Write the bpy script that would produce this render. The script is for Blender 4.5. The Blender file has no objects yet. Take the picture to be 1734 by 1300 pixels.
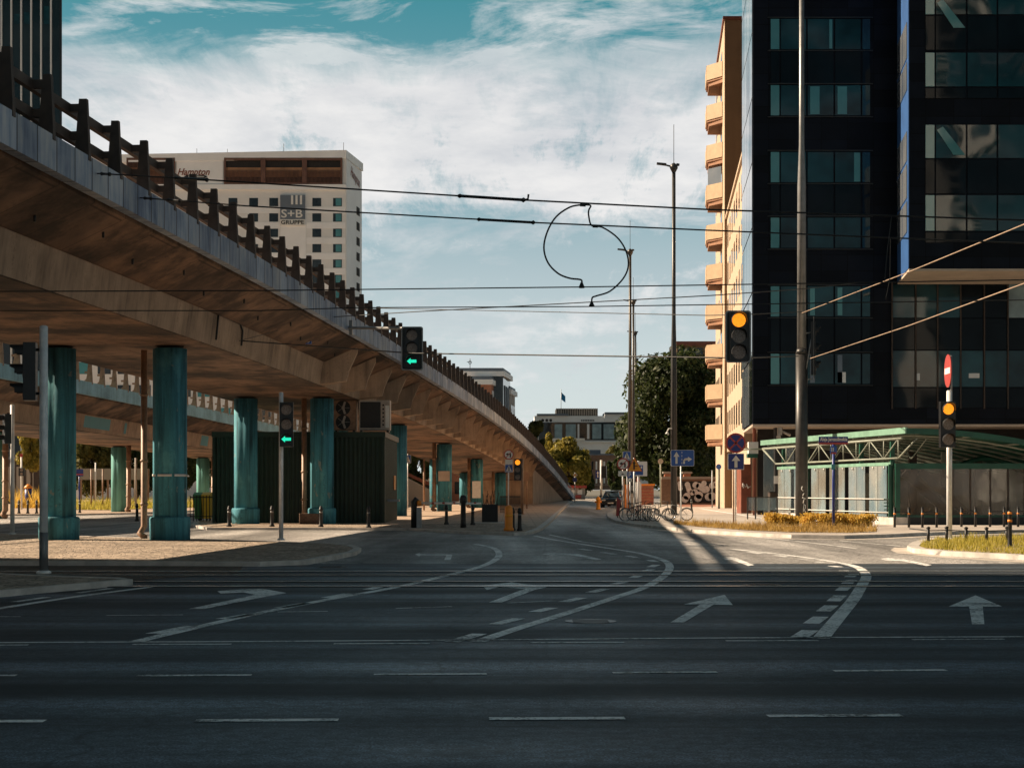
import bpy, math, random
from mathutils import Vector, Matrix
random.seed(7)
R = random.Random(11)
PI = math.pi
sc = bpy.context.scene
COL = sc.collection

# ------------------------------------------------------------------ camera frame
F, H, HY, CX = 2800.0, 1.63, 828.0, 867.0          # focal length in photo pixels, eye height, horizon row
def W(px, py, D):                                    # a point of the photograph at depth D metres
    return ((px-CX)/F*D, D, H+(HY-py)/F*D)
def gd(py): return F*H/(py-HY)                       # depth of a ground row
def G(px, py):                                       # a ground point
    D = gd(py); return ((px-CX)/F*D, D)

cam = bpy.data.cameras.new('camera'); co = bpy.data.objects.new('camera', cam); COL.objects.link(co)
co.location = (0, 0, H); co.rotation_euler = (PI/2, 0, 0)
cam.sensor_width = 36; cam.lens = 36*F/1734; cam.shift_y = (HY-650)/1734
cam.clip_start = .1; cam.clip_end = 4000
sc.camera = co

# ------------------------------------------------------------------ text shapes (made first, while the scene is empty)
TEXT = {}
def make_text(key, s, shear=0., bold=0.):
    c = bpy.data.curves.new('lettering', 'FONT'); c.body = s; c.size = 1; c.shear = shear; c.offset = bold
    c.resolution_u = 3
    o = bpy.data.objects.new('lettering', c); COL.objects.link(o)
    bpy.context.view_layer.update()
    dg = bpy.context.evaluated_depsgraph_get()
    m = bpy.data.meshes.new_from_object(o.evaluated_get(dg))
    v = [(p.co.x, p.co.y) for p in m.vertices]; f = [tuple(p.vertices) for p in m.polygons]
    bpy.data.objects.remove(o); bpy.data.curves.remove(c); bpy.data.meshes.remove(m)
    x0, x1 = min(a for a, b in v), max(a for a, b in v); y0, y1 = min(b for a, b in v), max(b for a, b in v)
    TEXT[key] = ([((a-x0)/(x1-x0), (b-y0)/(y1-y0)) for a, b in v], f)
make_text('hotel', 'Hampton', .35, .02)
make_text('hotel2', 'by Hilton', .0, .02)
make_text('group', 'S+B', 0, .015)
make_text('gruppe', 'GRUPPE', 0, .02)
make_text('street', 'Aleje Jerozolimskie', 0, .03)
make_text('P', 'P', 0, .02)

# ------------------------------------------------------------------ mesh builder
ORG = {}
class MB:
    def __init__(s): s.v = []; s.f = []; s.sm = []; s.mi = []
    def add(s, vs, fs, smooth=False, mat=0):
        b = len(s.v); s.v += [tuple(p) for p in vs]
        for f in fs: s.f.append(tuple(i+b for i in f)); s.sm.append(smooth); s.mi.append(mat)
        return s
    def box(s, x0, x1, y0, y1, z0, z1, mat=0):
        return s.add([(x0,y0,z0),(x1,y0,z0),(x1,y1,z0),(x0,y1,z0),(x0,y0,z1),(x1,y0,z1),(x1,y1,z1),(x0,y1,z1)],
              [(0,3,2,1),(4,5,6,7),(0,1,5,4),(1,2,6,5),(2,3,7,6),(3,0,4,7)], mat=mat)
    def obox(s, c, a, b, d, mat=0):                 # centre and three half axes
        c, a, b, d = Vector(c), Vector(a), Vector(b), Vector(d)
        vs = [c+i*a+j*b+k*d for k in (-1,1) for i, j in ((-1,-1),(1,-1),(1,1),(-1,1))]
        return s.add(vs, [(0,3,2,1),(4,5,6,7),(0,1,5,4),(1,2,6,5),(2,3,7,6),(3,0,4,7)], mat=mat)
    def bar(s, p, q, w, h, mat=0):
        p, q = Vector(p), Vector(q); d = (q-p).normalized()
        up = Vector((0,0,1)) if abs(d.z) < .95 else Vector((0,1,0))
        sd = d.cross(up).normalized(); u2 = sd.cross(d)
        return s.obox((p+q)/2, (q-p)/2, sd*w/2, u2*h/2, mat)
    def tube(s, pts, r, n=8, mat=0, caps=True):
        pts = [Vector(p) for p in pts]; rs = r if isinstance(r, (list, tuple)) else [r]*len(pts)
        vs = []; prev = None
        for i, p in enumerate(pts):
            d = (pts[min(i+1, len(pts)-1)]-pts[max(i-1, 0)]).normalized()
            if prev is None:
                u = Vector((0,0,1)) if abs(d.z) < .9 else Vector((1,0,0))
                a = d.cross(u).normalized()
            else:
                a = (prev-d*prev.dot(d)).normalized()
            prev = a; b = d.cross(a)
            vs += [p+rs[i]*(math.cos(2*PI*k/n)*a+math.sin(2*PI*k/n)*b) for k in range(n)]
        m = len(pts)
        fs = [(i*n+k, i*n+(k+1)%n, (i+1)*n+(k+1)%n, (i+1)*n+k) for i in range(m-1) for k in range(n)]
        s.add(vs, fs, True, mat)
        if caps:
            b = len(s.v)-len(vs)
            s.f += [tuple(b+k for k in reversed(range(n))), tuple(b+(m-1)*n+k for k in range(n))]; s.sm += [False]*2; s.mi += [mat]*2
        return s
    def lathe(s, prof, c=(0,0,0), n=16, mat=0, flute=0., lobes=0):
        vs = []
        for r, z in prof:
            for k in range(n):
                a = 2*PI*k/n; q = r*(1-(flute if k % 2 else 0)) if not lobes else r*(.9+.1*abs(math.cos(lobes*a/2+.4)))
                vs.append((c[0]+q*math.cos(a), c[1]+q*math.sin(a), c[2]+z))
        m = len(prof)
        fs = [(i*n+k, i*n+(k+1)%n, (i+1)*n+(k+1)%n, (i+1)*n+k) for i in range(m-1) for k in range(n)]
        s.add(vs, fs, True, mat); b = len(s.v)-len(vs)
        s.f += [tuple(b+k for k in reversed(range(n))), tuple(b+(m-1)*n+k for k in range(n))]; s.sm += [False]*2; s.mi += [mat]*2
        return s
    def prism(s, poly, vec, mat=0):                 # a planar outline pushed along vec
        n = len(poly); v = Vector(vec)
        vs = [Vector(p) for p in poly]+[Vector(p)+v for p in poly]
        return s.add(vs, [tuple(reversed(range(n))), tuple(range(n, 2*n))]+[(i, (i+1)%n, n+(i+1)%n, n+i) for i in range(n)], mat=mat)
    def sheet(s, poly, z, mat=0):
        return s.add([(x, y, z) for x, y in poly], [tuple(range(len(poly)))], mat=mat)
    def slab(s, poly, z0, z1, mat=0):
        return s.prism([(x, y, z0) for x, y in poly], (0, 0, z1-z0), mat)
    def ribbon(s, pts, w, z, mat=0):                # flat strip on the ground
        pts = [Vector((x, y)) for x, y in pts]; L = []
        for i, p in enumerate(pts):
            d = (pts[min(i+1, len(pts)-1)]-pts[max(i-1, 0)]).normalized()
            L.append((p+Vector((-d.y, d.x))*w/2, p-Vector((-d.y, d.x))*w/2))
        vs = [(q.x, q.y, z) for a, b in L for q in (a, b)]
        return s.add(vs, [(2*i, 2*i+1, 2*i+3, 2*i+2) for i in range(len(pts)-1)], mat=mat)
    def disc(s, c, r, nrm, n=24, t=.004, mat=0, r0=0., flat=1.):   # thin round plate facing nrm
        c, nrm = Vector(c), Vector(nrm).normalized()
        u = Vector((0,0,1)) if abs(nrm.z) < .9 else Vector((0,1,0))
        a = u.cross(nrm).normalized(); b = nrm.cross(a)
        ring = lambda q, o: [c+nrm*o+q*(math.cos(2*PI*k/n)*a+math.sin(2*PI*k/n)*b*flat) for k in range(n)]
        if r0 <= 0:
            vs = ring(r, 0)+ring(r, t)
            return s.add(vs, [tuple(reversed(range(n))), tuple(range(n, 2*n))]+[(i, (i+1)%n, n+(i+1)%n, n+i) for i in range(n)], mat=mat)
        vs = ring(r, 0)+ring(r, t)+ring(r0, 0)+ring(r0, t)
        fs = []
        for i in range(n):
            j = (i+1) % n
            fs += [(i, j, n+j, n+i), (2*n+j, 2*n+i, 3*n+i, 3*n+j), (n+i, n+j, 3*n+j, 3*n+i), (j, i, 2*n+i, 2*n+j)]
        return s.add(vs, fs, mat=mat)
    def plane_poly(s, o, u, v, pts, t=.004, mat=0): # outline given in the plane (o; u, v), thickness t towards the front
        o, u, v = Vector(o), Vector(u), Vector(v); n = u.cross(v).normalized()
        return s.prism([o+u*a+v*b for a, b in pts], n*t, mat)
    def text(s, key, o, u, v, lift=.006, mat=0):    # lettering in the rectangle (o; u, v)
        o, u, v = Vector(o), Vector(u), Vector(v); n = u.cross(v).normalized()
        vs, fs = TEXT[key]
        return s.add([o+u*a+v*b+n*lift for a, b in vs], fs, mat=mat)
    def build(s, name, mat, parent=None, origin=None):
        if parent is not None: org = Vector(ORG[parent.name])
        elif origin is not None: org = Vector(origin)
        else:
            xs, ys, zs = zip(*s.v)
            org = Vector(((min(xs)+max(xs))/2, (min(ys)+max(ys))/2, min(zs)))
        me = bpy.data.meshes.new(name)
        me.from_pydata([(x-org.x, y-org.y, z-org.z) for x, y, z in s.v], [], s.f)
        mats = mat if isinstance(mat, (list, tuple)) else [mat]
        for m in mats: me.materials.append(m)
        me.polygons.foreach_set('use_smooth', s.sm)
        if len(mats) > 1: me.polygons.foreach_set('material_index', s.mi)
        me.update()
        o = bpy.data.objects.new(name, me); COL.objects.link(o)
        if parent is not None: o.parent = parent
        else: o.location = org
        ORG[o.name] = tuple(org)
        return o

def tag(o, label=None, cat=None, group=None, kind=None):
    if label: o['label'] = label
    if cat: o['category'] = cat
    if group: o['group'] = group
    if kind: o['kind'] = kind
    return o
def thing(name, loc, label, cat, group=None):
    o = bpy.data.objects.new(name, None); COL.objects.link(o); o.location = loc; ORG[o.name] = tuple(loc)
    o.empty_display_size = .3
    return tag(o, label, cat, group)
def struct(mb, name, mat, origin=(0,0,0)):
    return tag(mb.build(name, mat, origin=origin), kind='structure')
def copy_tree(o, parent=None):
    c = o.copy(); COL.objects.link(c)
    if parent is not None: c.parent = parent
    for ch in list(o.children): copy_tree(ch, c)
    return c
def place(proto, used, loc, rz, label, group):
    o = copy_tree(proto) if used[0] else proto
    used[0] = True
    o.location = loc; o.rotation_euler = (0, 0, rz); o['label'] = label; o['group'] = group
    return o

# ------------------------------------------------------------------ materials
def new_mat(name):
    m = bpy.data.materials.new(name); m.use_nodes = True
    nt = m.node_tree; b = nt.nodes['Principled BSDF']
    return m, nt, b
def N(nt, t, **k):
    n = nt.nodes.new(t)
    for a, v in k.items(): setattr(n, a, v)
    return n
def noise(nt, vec, scale, detail=5, rough=.6, dist=0.):
    n = N(nt, 'ShaderNodeTexNoise'); n.inputs['Scale'].default_value = scale; n.inputs['Detail'].default_value = detail
    n.inputs['Roughness'].default_value = rough; n.inputs['Distortion'].default_value = dist
    nt.links.new(vec, n.inputs['Vector']); return n.outputs['Fac']
def coords(nt, scale=(1,1,1), rot=0.):
    t = N(nt, 'ShaderNodeTexCoord'); m = N(nt, 'ShaderNodeMapping'); m.inputs['Scale'].default_value = scale
    m.inputs['Rotation'].default_value = (0, 0, rot)
    nt.links.new(t.outputs['Object'], m.inputs['Vector']); return m.outputs['Vector']
def ramp(nt, fac, stops, interp='LINEAR'):
    r = N(nt, 'ShaderNodeValToRGB'); r.color_ramp.interpolation = interp
    e = r.color_ramp.elements
    while len(e) < len(stops): e.new(.5)
    for i, (p, c) in enumerate(stops):
        e[i].position = p; e[i].color = (c, c, c, 1) if isinstance(c, (int, float)) else tuple(c)+(1,)
    nt.links.new(fac, r.inputs['Fac']); return r.outputs['Color']
def mix(nt, fac, a, b, mode='MIX'):
    m = N(nt, 'ShaderNodeMix', data_type='RGBA', blend_type=mode)
    if isinstance(fac, (int, float)): m.inputs['Factor'].default_value = fac
    else: nt.links.new(fac, m.inputs['Factor'])
    for s, x in (('A', a), ('B', b)):
        i = [q for q in m.inputs if q.name == s and q.type == 'RGBA'][0]
        if isinstance(x, (tuple, list)): i.default_value = tuple(x)+(1,)
        else: nt.links.new(x, i)
    return [q for q in m.outputs if q.type == 'RGBA'][0]
def math_(nt, op, a, b=None, c=None, clamp=False):
    m = N(nt, 'ShaderNodeMath', operation=op); m.use_clamp = clamp
    for i, x in enumerate((a, b, c)):
        if x is None: continue
        if isinstance(x, (int, float)): m.inputs[i].default_value = x
        else: nt.links.new(x, m.inputs[i])
    return m.outputs[0]
def bump(nt, b, h, strength, dist=.02):
    n = N(nt, 'ShaderNodeBump'); n.inputs['Strength'].default_value = strength; n.inputs['Distance'].default_value = dist
    nt.links.new(h, n.inputs['Height']); nt.links.new(n.outputs['Normal'], b.inputs['Normal'])
def plain(name, c, rough=.6, metal=0., var=.25, scale=3., spec=.5):
    m, nt, b = new_mat(name)
    v = noise(nt, coords(nt), scale, 4)
    lo = tuple(x*(1-var) for x in c); hi = tuple(min(1, x*(1+var)) for x in c)
    nt.links.new(ramp(nt, v, [(.3, lo), (.7, hi)]), b.inputs['Base Color'])
    b.inputs['Roughness'].default_value = rough; b.inputs['Metallic'].default_value = metal
    b.inputs['Specular IOR Level'].default_value = spec
    return m
def glow(name, c, s):
    m, nt, b = new_mat(name); b.inputs['Base Color'].default_value = tuple(c)+(1,)
    v = noise(nt, coords(nt), 60, 2)
    nt.links.new(ramp(nt, v, [(.4, tuple(x*.6 for x in c)), (.56, c)]), b.inputs['Emission Color'])
    b.inputs['Emission Strength'].default_value = s
    return m

M = {}
def asphalt(name, c, scale_long, rot=0., k=.35):
    m, nt, b = new_mat(name)
    band = noise(nt, coords(nt, scale_long, rot), 1., 3, .55)
    blotch = noise(nt, coords(nt), .45, 5, .6)
    grain = noise(nt, coords(nt), 55., 3, .7)
    v = math_(nt, 'ADD', math_(nt, 'MULTIPLY', band, .62), math_(nt, 'MULTIPLY', blotch, .38))
    col = ramp(nt, v, [(.36, tuple(x*(1-k) for x in c)), (.5, c), (.64, tuple(x*(1+k*1.1) for x in c))])
    g2 = noise(nt, coords(nt), 9., 5, .75)
    g = mix(nt, 1., ramp(nt, grain, [(.42, .2), (.58, 1.9)]), ramp(nt, g2, [(.4, .5), (.6, 1.55)]), 'MULTIPLY')
    col = mix(nt, 1., col, ramp(nt, band, [(.38, 1-k*1.1), (.62, 1+k*1.1)]), 'MULTIPLY')
    pt = N(nt, 'ShaderNodeTexBrick'); pt.inputs['Scale'].default_value = .11; pt.inputs['Color1'].default_value = (.8,.8,.8,1); pt.inputs['Color2'].default_value = (1.15,1.15,1.15,1); pt.inputs['Mortar'].default_value = (.6,.6,.6,1); pt.inputs['Mortar Size'].default_value = .004; pt.inputs['Brick Width'].default_value = 1.3
    nt.links.new(coords(nt, (1,1,1), .02), pt.inputs['Vector'])
    col = mix(nt, .7, col, mix(nt, 1., col, pt.outputs['Color'], 'MULTIPLY'))
    spot = ramp(nt, noise(nt, coords(nt), 1.9, 3, .5), [(.3, .6), (.4, 1.)])
    col = mix(nt, 1., col, spot, 'MULTIPLY')
    crack = N(nt, 'ShaderNodeTexVoronoi', feature='DISTANCE_TO_EDGE'); crack.inputs['Scale'].default_value = .13
    d = N(nt, 'ShaderNodeVectorMath', operation='ADD')
    wob = N(nt, 'ShaderNodeTexNoise'); wob.inputs['Scale'].default_value = .8
    cv = coords(nt); nt.links.new(cv, wob.inputs['Vector'])
    nt.links.new(cv, d.inputs[0]); nt.links.new(wob.outputs['Color'], d.inputs[1]); nt.links.new(d.outputs[0], crack.inputs['Vector'])
    cr = ramp(nt, crack.outputs['Distance'], [(.0, .35), (.005, 1.)])
    col = mix(nt, 1., mix(nt, 1., col, g, 'MULTIPLY'), cr, 'MULTIPLY')
    nt.links.new(col, b.inputs['Base Color'])
    nt.links.new(ramp(nt, v, [(.35, .78), (.65, .5)]), b.inputs['Roughness'])
    bump(nt, b, grain, .35, .01)
    return m
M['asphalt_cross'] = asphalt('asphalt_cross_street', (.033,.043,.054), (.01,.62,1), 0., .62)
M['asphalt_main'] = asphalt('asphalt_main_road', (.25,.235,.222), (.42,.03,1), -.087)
M['asphalt_side'] = asphalt('asphalt_side_road', (.36,.31,.27), (.05,.3,1))  # pale tone also carries the sunlight on the far carriageway

def cobble(name, c, scale):
    m, nt, b = new_mat(name)
    vo = N(nt, 'ShaderNodeTexVoronoi', feature='F1'); vo.inputs['Scale'].default_value = scale
    nt.links.new(coords(nt), vo.inputs['Vector'])
    ed = N(nt, 'ShaderNodeTexVoronoi', feature='DISTANCE_TO_EDGE'); ed.inputs['Scale'].default_value = scale
    nt.links.new(coords(nt), ed.inputs['Vector'])
    sp = N(nt, 'ShaderNodeSeparateColor'); nt.links.new(vo.outputs['Color'], sp.inputs[0])
    base = ramp(nt, sp.outputs[0], [(0, tuple(x*.55 for x in c)), (1, tuple(x*1.3 for x in c))])
    e = ramp(nt, ed.outputs['Distance'], [(.0, .3), (.12, 1.)])
    big = ramp(nt, noise(nt, coords(nt), .35, 4), [(.3, .75), (.7, 1.2)])
    nt.links.new(mix(nt, 1., mix(nt, 1., base, e, 'MULTIPLY'), big, 'MULTIPLY'), b.inputs['Base Color'])
    b.inputs['Roughness'].default_value = .8
    bump(nt, b, e, .8, .04)
    return m
M['cobble'] = cobble('granite_setts', (.42,.33,.25), 5.5)
M['trackbed'] = cobble('track_setts', (.11,.075,.05), 5)
def paving(name, c, scale):
    m, nt, b = new_mat(name)
    br = N(nt, 'ShaderNodeTexBrick'); br.inputs['Scale'].default_value = scale
    br.inputs['Color1'].default_value = tuple(x*.88 for x in c)+(1,); br.inputs['Color2'].default_value = tuple(x*1.1 for x in c)+(1,)
    br.inputs['Mortar'].default_value = tuple(x*.5 for x in c)+(1,); br.inputs['Mortar Size'].default_value = .012
    br.inputs['Brick Width'].default_value = .5; br.inputs['Row Height'].default_value = .5; br.offset = .0
    nt.links.new(coords(nt), br.inputs['Vector'])
    big = ramp(nt, noise(nt, coords(nt), .3, 5), [(.3, .75), (.7, 1.15)])
    nt.links.new(mix(nt, 1., br.outputs['Color'], big, 'MULTIPLY'), b.inputs['Base Color'])
    b.inputs['Roughness'].default_value = .75
    return m
M['paving'] = paving('paving_slabs', (.46,.4,.35), 1.)
M['paving_sand'] = paving('sandy_paving', (.46,.34,.25), 1.)
M['red_lane'] = paving('red_cycle_paving', (.3,.12,.07), 3.)
M['kerb'] = plain('kerb_stone', (.5,.46,.42), .7, var=.3, scale=2.)
M['gutter'] = plain('pale_gutter_concrete', (.5,.44,.38), .75, var=.3, scale=1.2)
M['earth'] = plain('dry_earth', (.26,.2,.12), .9, var=.4)
M['ground'] = plain('far_ground', (.12,.11,.09), .9, var=.3, scale=.1)
def paint():
    m, nt, b = new_mat('road_paint')
    w = noise(nt, coords(nt), 16., 5, .75); w2 = noise(nt, coords(nt), 1.1, 3)
    f = ramp(nt, math_(nt, 'ADD', math_(nt, 'MULTIPLY', w, .65), math_(nt, 'MULTIPLY', w2, .35)), [(.42, 0.), (.51, 1.)])
    nt.links.new(mix(nt, f, (.1,.1,.1), (.85,.83,.8)), b.inputs['Base Color']); b.inputs['Roughness'].default_value = .65
    return m
M['paint'] = paint()
M['rail'] = plain('polished_rail_steel', (.8,.79,.77), .22, .8, .1)
M['groove'] = plain('rail_groove', (.012,.011,.01), .8)
def concrete(name, c, streak=1.2, stain=(.05,.03,.018), k=.3, vert=True, w1=.5, sx=1.6):
    m, nt, b = new_mat(name)
    s1 = noise(nt, coords(nt, (sx, sx, .1) if vert else (.5, .38, .5)), 2.4, 6, .65)
    s2 = noise(nt, coords(nt), .7, 6, .6)
    fine = noise(nt, coords(nt), 14., 4, .7)
    v = math_(nt, 'ADD', math_(nt, 'MULTIPLY', s1, w1), math_(nt, 'MULTIPLY', s2, 1-w1))
    col = ramp(nt, v, [(.34, tuple(x*(1-k) for x in c)), (.5, c), (.64, tuple(x*(1+k*.8) for x in c))])
    sm = ramp(nt, math_(nt, 'ADD', math_(nt, 'MULTIPLY', s1, .7), math_(nt, 'MULTIPLY', fine, .3)), [(.56, 0.), (.72, .6*streak)])
    col = mix(nt, sm, col, stain)
    nt.links.new(col, b.inputs['Base Color']); b.inputs['Roughness'].default_value = .85
    bump(nt, b, math_(nt, 'ADD', fine, s2), .25, .02)
    return m
def chips(m, c):
    nt = m.node_tree; b = nt.nodes['Principled BSDF']; src = b.inputs['Base Color'].links[0].from_socket
    k = ramp(nt, noise(nt, coords(nt, (1,1,.6)), 2.6, 7, .62, .3), [(.625, 0.), (.645, .9)])
    k2 = ramp(nt, noise(nt, coords(nt, (1,1,.5), .5), 1.7, 5, .6), [(.56, 0.), (.68, .55)])
    nt.links.new(mix(nt, k, mix(nt, k2, src, (.13,.4,.44)), c), b.inputs['Base Color'])
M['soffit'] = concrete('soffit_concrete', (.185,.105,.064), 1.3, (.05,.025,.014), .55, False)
def formwork(m):
    nt = m.node_tree; b = nt.nodes['Principled BSDF']; src = b.inputs['Base Color'].links[0].from_socket
    br = N(nt, 'ShaderNodeTexBrick'); br.inputs['Scale'].default_value = .24; br.inputs['Color1'].default_value = (.9,.9,.9,1); br.inputs['Color2'].default_value = (1.05,1.05,1.04,1)
    br.inputs['Mortar'].default_value = (.45,.42,.4,1); br.inputs['Mortar Size'].default_value = .006; br.inputs['Brick Width'].default_value = 1.1; br.inputs['Row Height'].default_value = .5
    nt.links.new(coords(nt, (1,1,1), .087), br.inputs['Vector'])
    st = noise(nt, coords(nt, (1,.8,1), .3), .75, 8, .68)
    c = mix(nt, 1., mix(nt, 1., src, br.outputs['Color'], 'MULTIPLY'), ramp(nt, st, [(.4, .4), (.55, 1.2)]), 'MULTIPLY')
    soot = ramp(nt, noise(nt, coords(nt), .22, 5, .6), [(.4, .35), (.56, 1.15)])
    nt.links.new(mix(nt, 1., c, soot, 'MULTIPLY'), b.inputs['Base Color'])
formwork(M['soffit'])
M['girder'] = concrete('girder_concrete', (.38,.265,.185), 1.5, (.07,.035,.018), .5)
def fascia():
    m, nt, b = new_mat('fascia_panels')
    t = N(nt, 'ShaderNodeTexCoord'); sp = N(nt, 'ShaderNodeSeparateXYZ'); nt.links.new(t.outputs['Object'], sp.inputs[0])
    y = sp.outputs['Y']; fr = math_(nt, 'FRACT', y)
    seam = math_(nt, 'LESS_THAN', fr, .05)
    wn = N(nt, 'ShaderNodeTexWhiteNoise', noise_dimensions='1D'); nt.links.new(math_(nt, 'FLOOR', y), wn.inputs['W'])
    s1 = noise(nt, coords(nt, (2., 2., .25)), 2.6, 6, .65); s2 = noise(nt, coords(nt), .5, 5)
    v = math_(nt, 'ADD', math_(nt, 'MULTIPLY', s1, .45), math_(nt, 'MULTIPLY', s2, .55))
    col = ramp(nt, v, [(.38, (.14,.19,.29)), (.5, (.31,.37,.47)), (.62, (.5,.52,.55))])
    pv = ramp(nt, wn.outputs['Value'], [(0, .78), (1, 1.12)])
    col = mix(nt, seam, mix(nt, 1., col, pv, 'MULTIPLY'), (.05,.05,.06))
    nt.links.new(col, b.inputs['Base Color']); b.inputs['Roughness'].default_value = .8
    return m
M['fascia'] = fascia()
M['teal'] = concrete('teal_column_paint', (.045,.2,.255), 1.7, (.005,.014,.018), .75, True, .8, 2.2)
chips(M['teal'], (.2,.25,.24))
M['teal_pale'] = concrete('pale_teal_column_paint', (.12,.34,.31), 1.2, (.02,.05,.05), .45, True, .75, 2.2)
M['railbrown'] = plain('dark_brown_railing_paint', (.05,.034,.026), .6, .0, .35)
M['railtan'] = plain('sunlit_tan_railing', (.26,.17,.11), .7, .0, .35)  # orange sunlight on the far viaduct's railing put into a tan colour
M['pipe'] = plain('brown_downpipe', (.3,.17,.1), .5, .0, .3, 4)
M['steel'] = plain('galvanised_steel', (.75,.75,.75), .35, .1, .15, 5)
M['steel_dull'] = plain('weathered_steel', (.3,.31,.32), .5, .6, .2, 5)
M['mast'] = plain('dark_grey_mast_paint', (.05,.047,.045), .42, .3, .25, 3)
M['mastgrey'] = plain('grey_mast_paint', (.2,.2,.2), .4, .4, .2, 3)
M['black'] = plain('black_paint', (.012,.012,.013), .5, 0, .3, 6)
M['blackgloss'] = plain('black_housing', (.008,.008,.009), .35, 0, .3, 6)
M['white'] = plain('white_enamel', (.72,.7,.66), .45, 0, .08, 4)
M['signback'] = plain('grey_sign_back', (.3,.3,.3), .5, .4, .1)
M['blue'] = plain('sign_blue', (.02,.09,.36), .4, 0, .12, 5)
M['blue_dark'] = plain('sign_dark_blue', (.012,.03,.2), .4, 0, .12, 5)
M['red'] = plain('sign_red', (.38,.045,.035), .4, 0, .12, 5)
M['yellow'] = plain('sign_orange_yellow', (.85,.33,.02), .45, 0, .1, 5)
M['orange'] = plain('orange_plastic', (.88,.28,.03), .45, 0, .15, 4)
M['wire'] = plain('dark_cable', (.02,.02,.02), .6, .2)
M['wire_pale'] = plain('sunlit_span_wire', (.5,.36,.26), .45, .3)  # sunlight on the right-hand span wires put into a pale warm colour
M['glow_amber'] = glow('amber_lamp', (1., .3, .015), .75)
M['glow_green'] = glow('green_lamp', (.02, .9, .55), .55)
def lens():
    m, nt, b = new_mat('unlit_lens')
    c = ramp(nt, noise(nt, coords(nt), 30, 3), [(.3, (.12,.08,.06)), (.7, (.3,.24,.2))])
    nt.links.new(c, b.inputs['Base Color']); b.inputs['Roughness'].default_value = .25
    return m
M['lens'] = lens()
M['shed'] = plain('dark_green_corrugated_steel', (.005,.024,.013), .45, 0, .3, 2)
M['shed_side'] = M['shed']
M['shelter_green'] = plain('shelter_green_paint', (.012,.085,.055), .45, 0, .3, 2)
M['shelter_pale'] = plain('pale_green_beam_paint', (.17,.32,.24), .5, 0, .2, 2)
M['truss'] = plain('cream_truss_paint', (.26,.28,.23), .5, 0, .2, 3)
def milky(name, c, c2, tr):  # tint and transparency vary together with broad noise
    m, nt, b = new_mat(name)
    v = noise(nt, coords(nt, (1.,1.,.6)), .55, 3, .5); fine = noise(nt, coords(nt, (9.,9.,.25)), 1.2, 3)
    col = mix(nt, ramp(nt, v, [(.42, 0.), (.6, 1.)]), c, c2)
    nt.links.new(mix(nt, 1., col, ramp(nt, fine, [(.35, .95), (.65, 1.04)]), 'MULTIPLY'), b.inputs['Base Color'])
    b.inputs['Roughness'].default_value = .05; b.inputs['Specular IOR Level'].default_value = .9
    bump(nt, b, noise(nt, coords(nt), .8, 2, .4), .25, .05)
    t = N(nt, 'ShaderNodeBsdfTransparent'); mx = N(nt, 'ShaderNodeMixShader'); out = nt.nodes['Material Output']
    t.inputs['Color'].default_value = (.85,.9,.9,1)
    nt.links.new(ramp(nt, v, [(.35, min(1, tr+.15)), (.65, max(0, tr-.15))]), mx.inputs[0]); nt.links.new(b.outputs[0], mx.inputs[1]); nt.links.new(t.outputs[0], mx.inputs[2])
    nt.links.new(mx.outputs[0], out.inputs['Surface'])
    return m
M['shelter_glass'] = milky('milky_blue_shelter_glass', (.3,.42,.5), (.42,.43,.42), .58)
M['shelter_glass_warm'] = milky('milky_beige_shelter_glass', (.42,.38,.33), (.34,.42,.45), .6)
M['shelter_glass_dark'] = milky('milky_brown_shelter_glass', (.16,.12,.09), (.28,.24,.2), .62)
def glass(name, c1, c2, scale=.3, rough=.04, wav=.25):
    m, nt, b = new_mat(name)
    v = noise(nt, coords(nt), scale, 3)
    nt.links.new(ramp(nt, v, [(.35, c1), (.65, c2)]), b.inputs['Base Color'])
    b.inputs['Roughness'].default_value = rough; b.inputs['Specular IOR Level'].default_value = .5
    h = noise(nt, coords(nt), .3, 1, .3)
    bump(nt, b, h, wav*1.5, .08)
    return m
M['glass_teal'] = glass('teal_window_glass', (.003,.014,.02), (.014,.066,.085))
M['glass_mirror'] = glass('wavy_teal_glass', (.004,.016,.02), (.012,.05,.06), wav=1.3)
M['glass_blind'] = glass('teal_blind_behind_glass', (.05,.2,.22), (.09,.27,.29), wav=.1)
M['glass_black'] = glass('near_black_glass', (.004,.006,.009), (.008,.014,.02), wav=.3)
M['glass_blue'] = glass('mirror_side_glass', (.1,.13,.17), (.2,.22,.25), .2, .03, .15)
[n for n in M['glass_teal'].node_tree.nodes if n.type == 'BSDF_PRINCIPLED'][0].inputs['Specular IOR Level'].default_value = .35
[n for n in M['glass_black'].node_tree.nodes if n.type == 'BSDF_PRINCIPLED'][0].inputs['Specular IOR Level'].default_value = .1
M['navy'] = plain('near_black_navy_cladding', (.004,.006,.011), .55, 0, .2, 1, .12)
def joints(m):
    nt = m.node_tree; b = nt.nodes['Principled BSDF']; src = b.inputs['Base Color'].links[0].from_socket
    br = N(nt, 'ShaderNodeTexBrick'); br.inputs['Scale'].default_value = .53; br.inputs['Color1'].default_value = (.7,.7,.7,1); br.inputs['Color2'].default_value = (1.5,1.5,1.5,1)
    br.inputs['Mortar'].default_value = (.2,.2,.2,1); br.inputs['Mortar Size'].default_value = .01; br.inputs['Brick Width'].default_value = .8; br.inputs['Row Height'].default_value = .5; br.offset = 0
    t = N(nt, 'ShaderNodeTexCoord'); mp = N(nt, 'ShaderNodeMapping'); mp.inputs['Rotation'].default_value = (PI/2, 0, 0)
    nt.links.new(t.outputs['Object'], mp.inputs['Vector']); nt.links.new(mp.outputs['Vector'], br.inputs['Vector'])
    nt.links.new(mix(nt, 1., src, br.outputs['Color'], 'MULTIPLY'), b.inputs['Base Color'])
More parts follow.
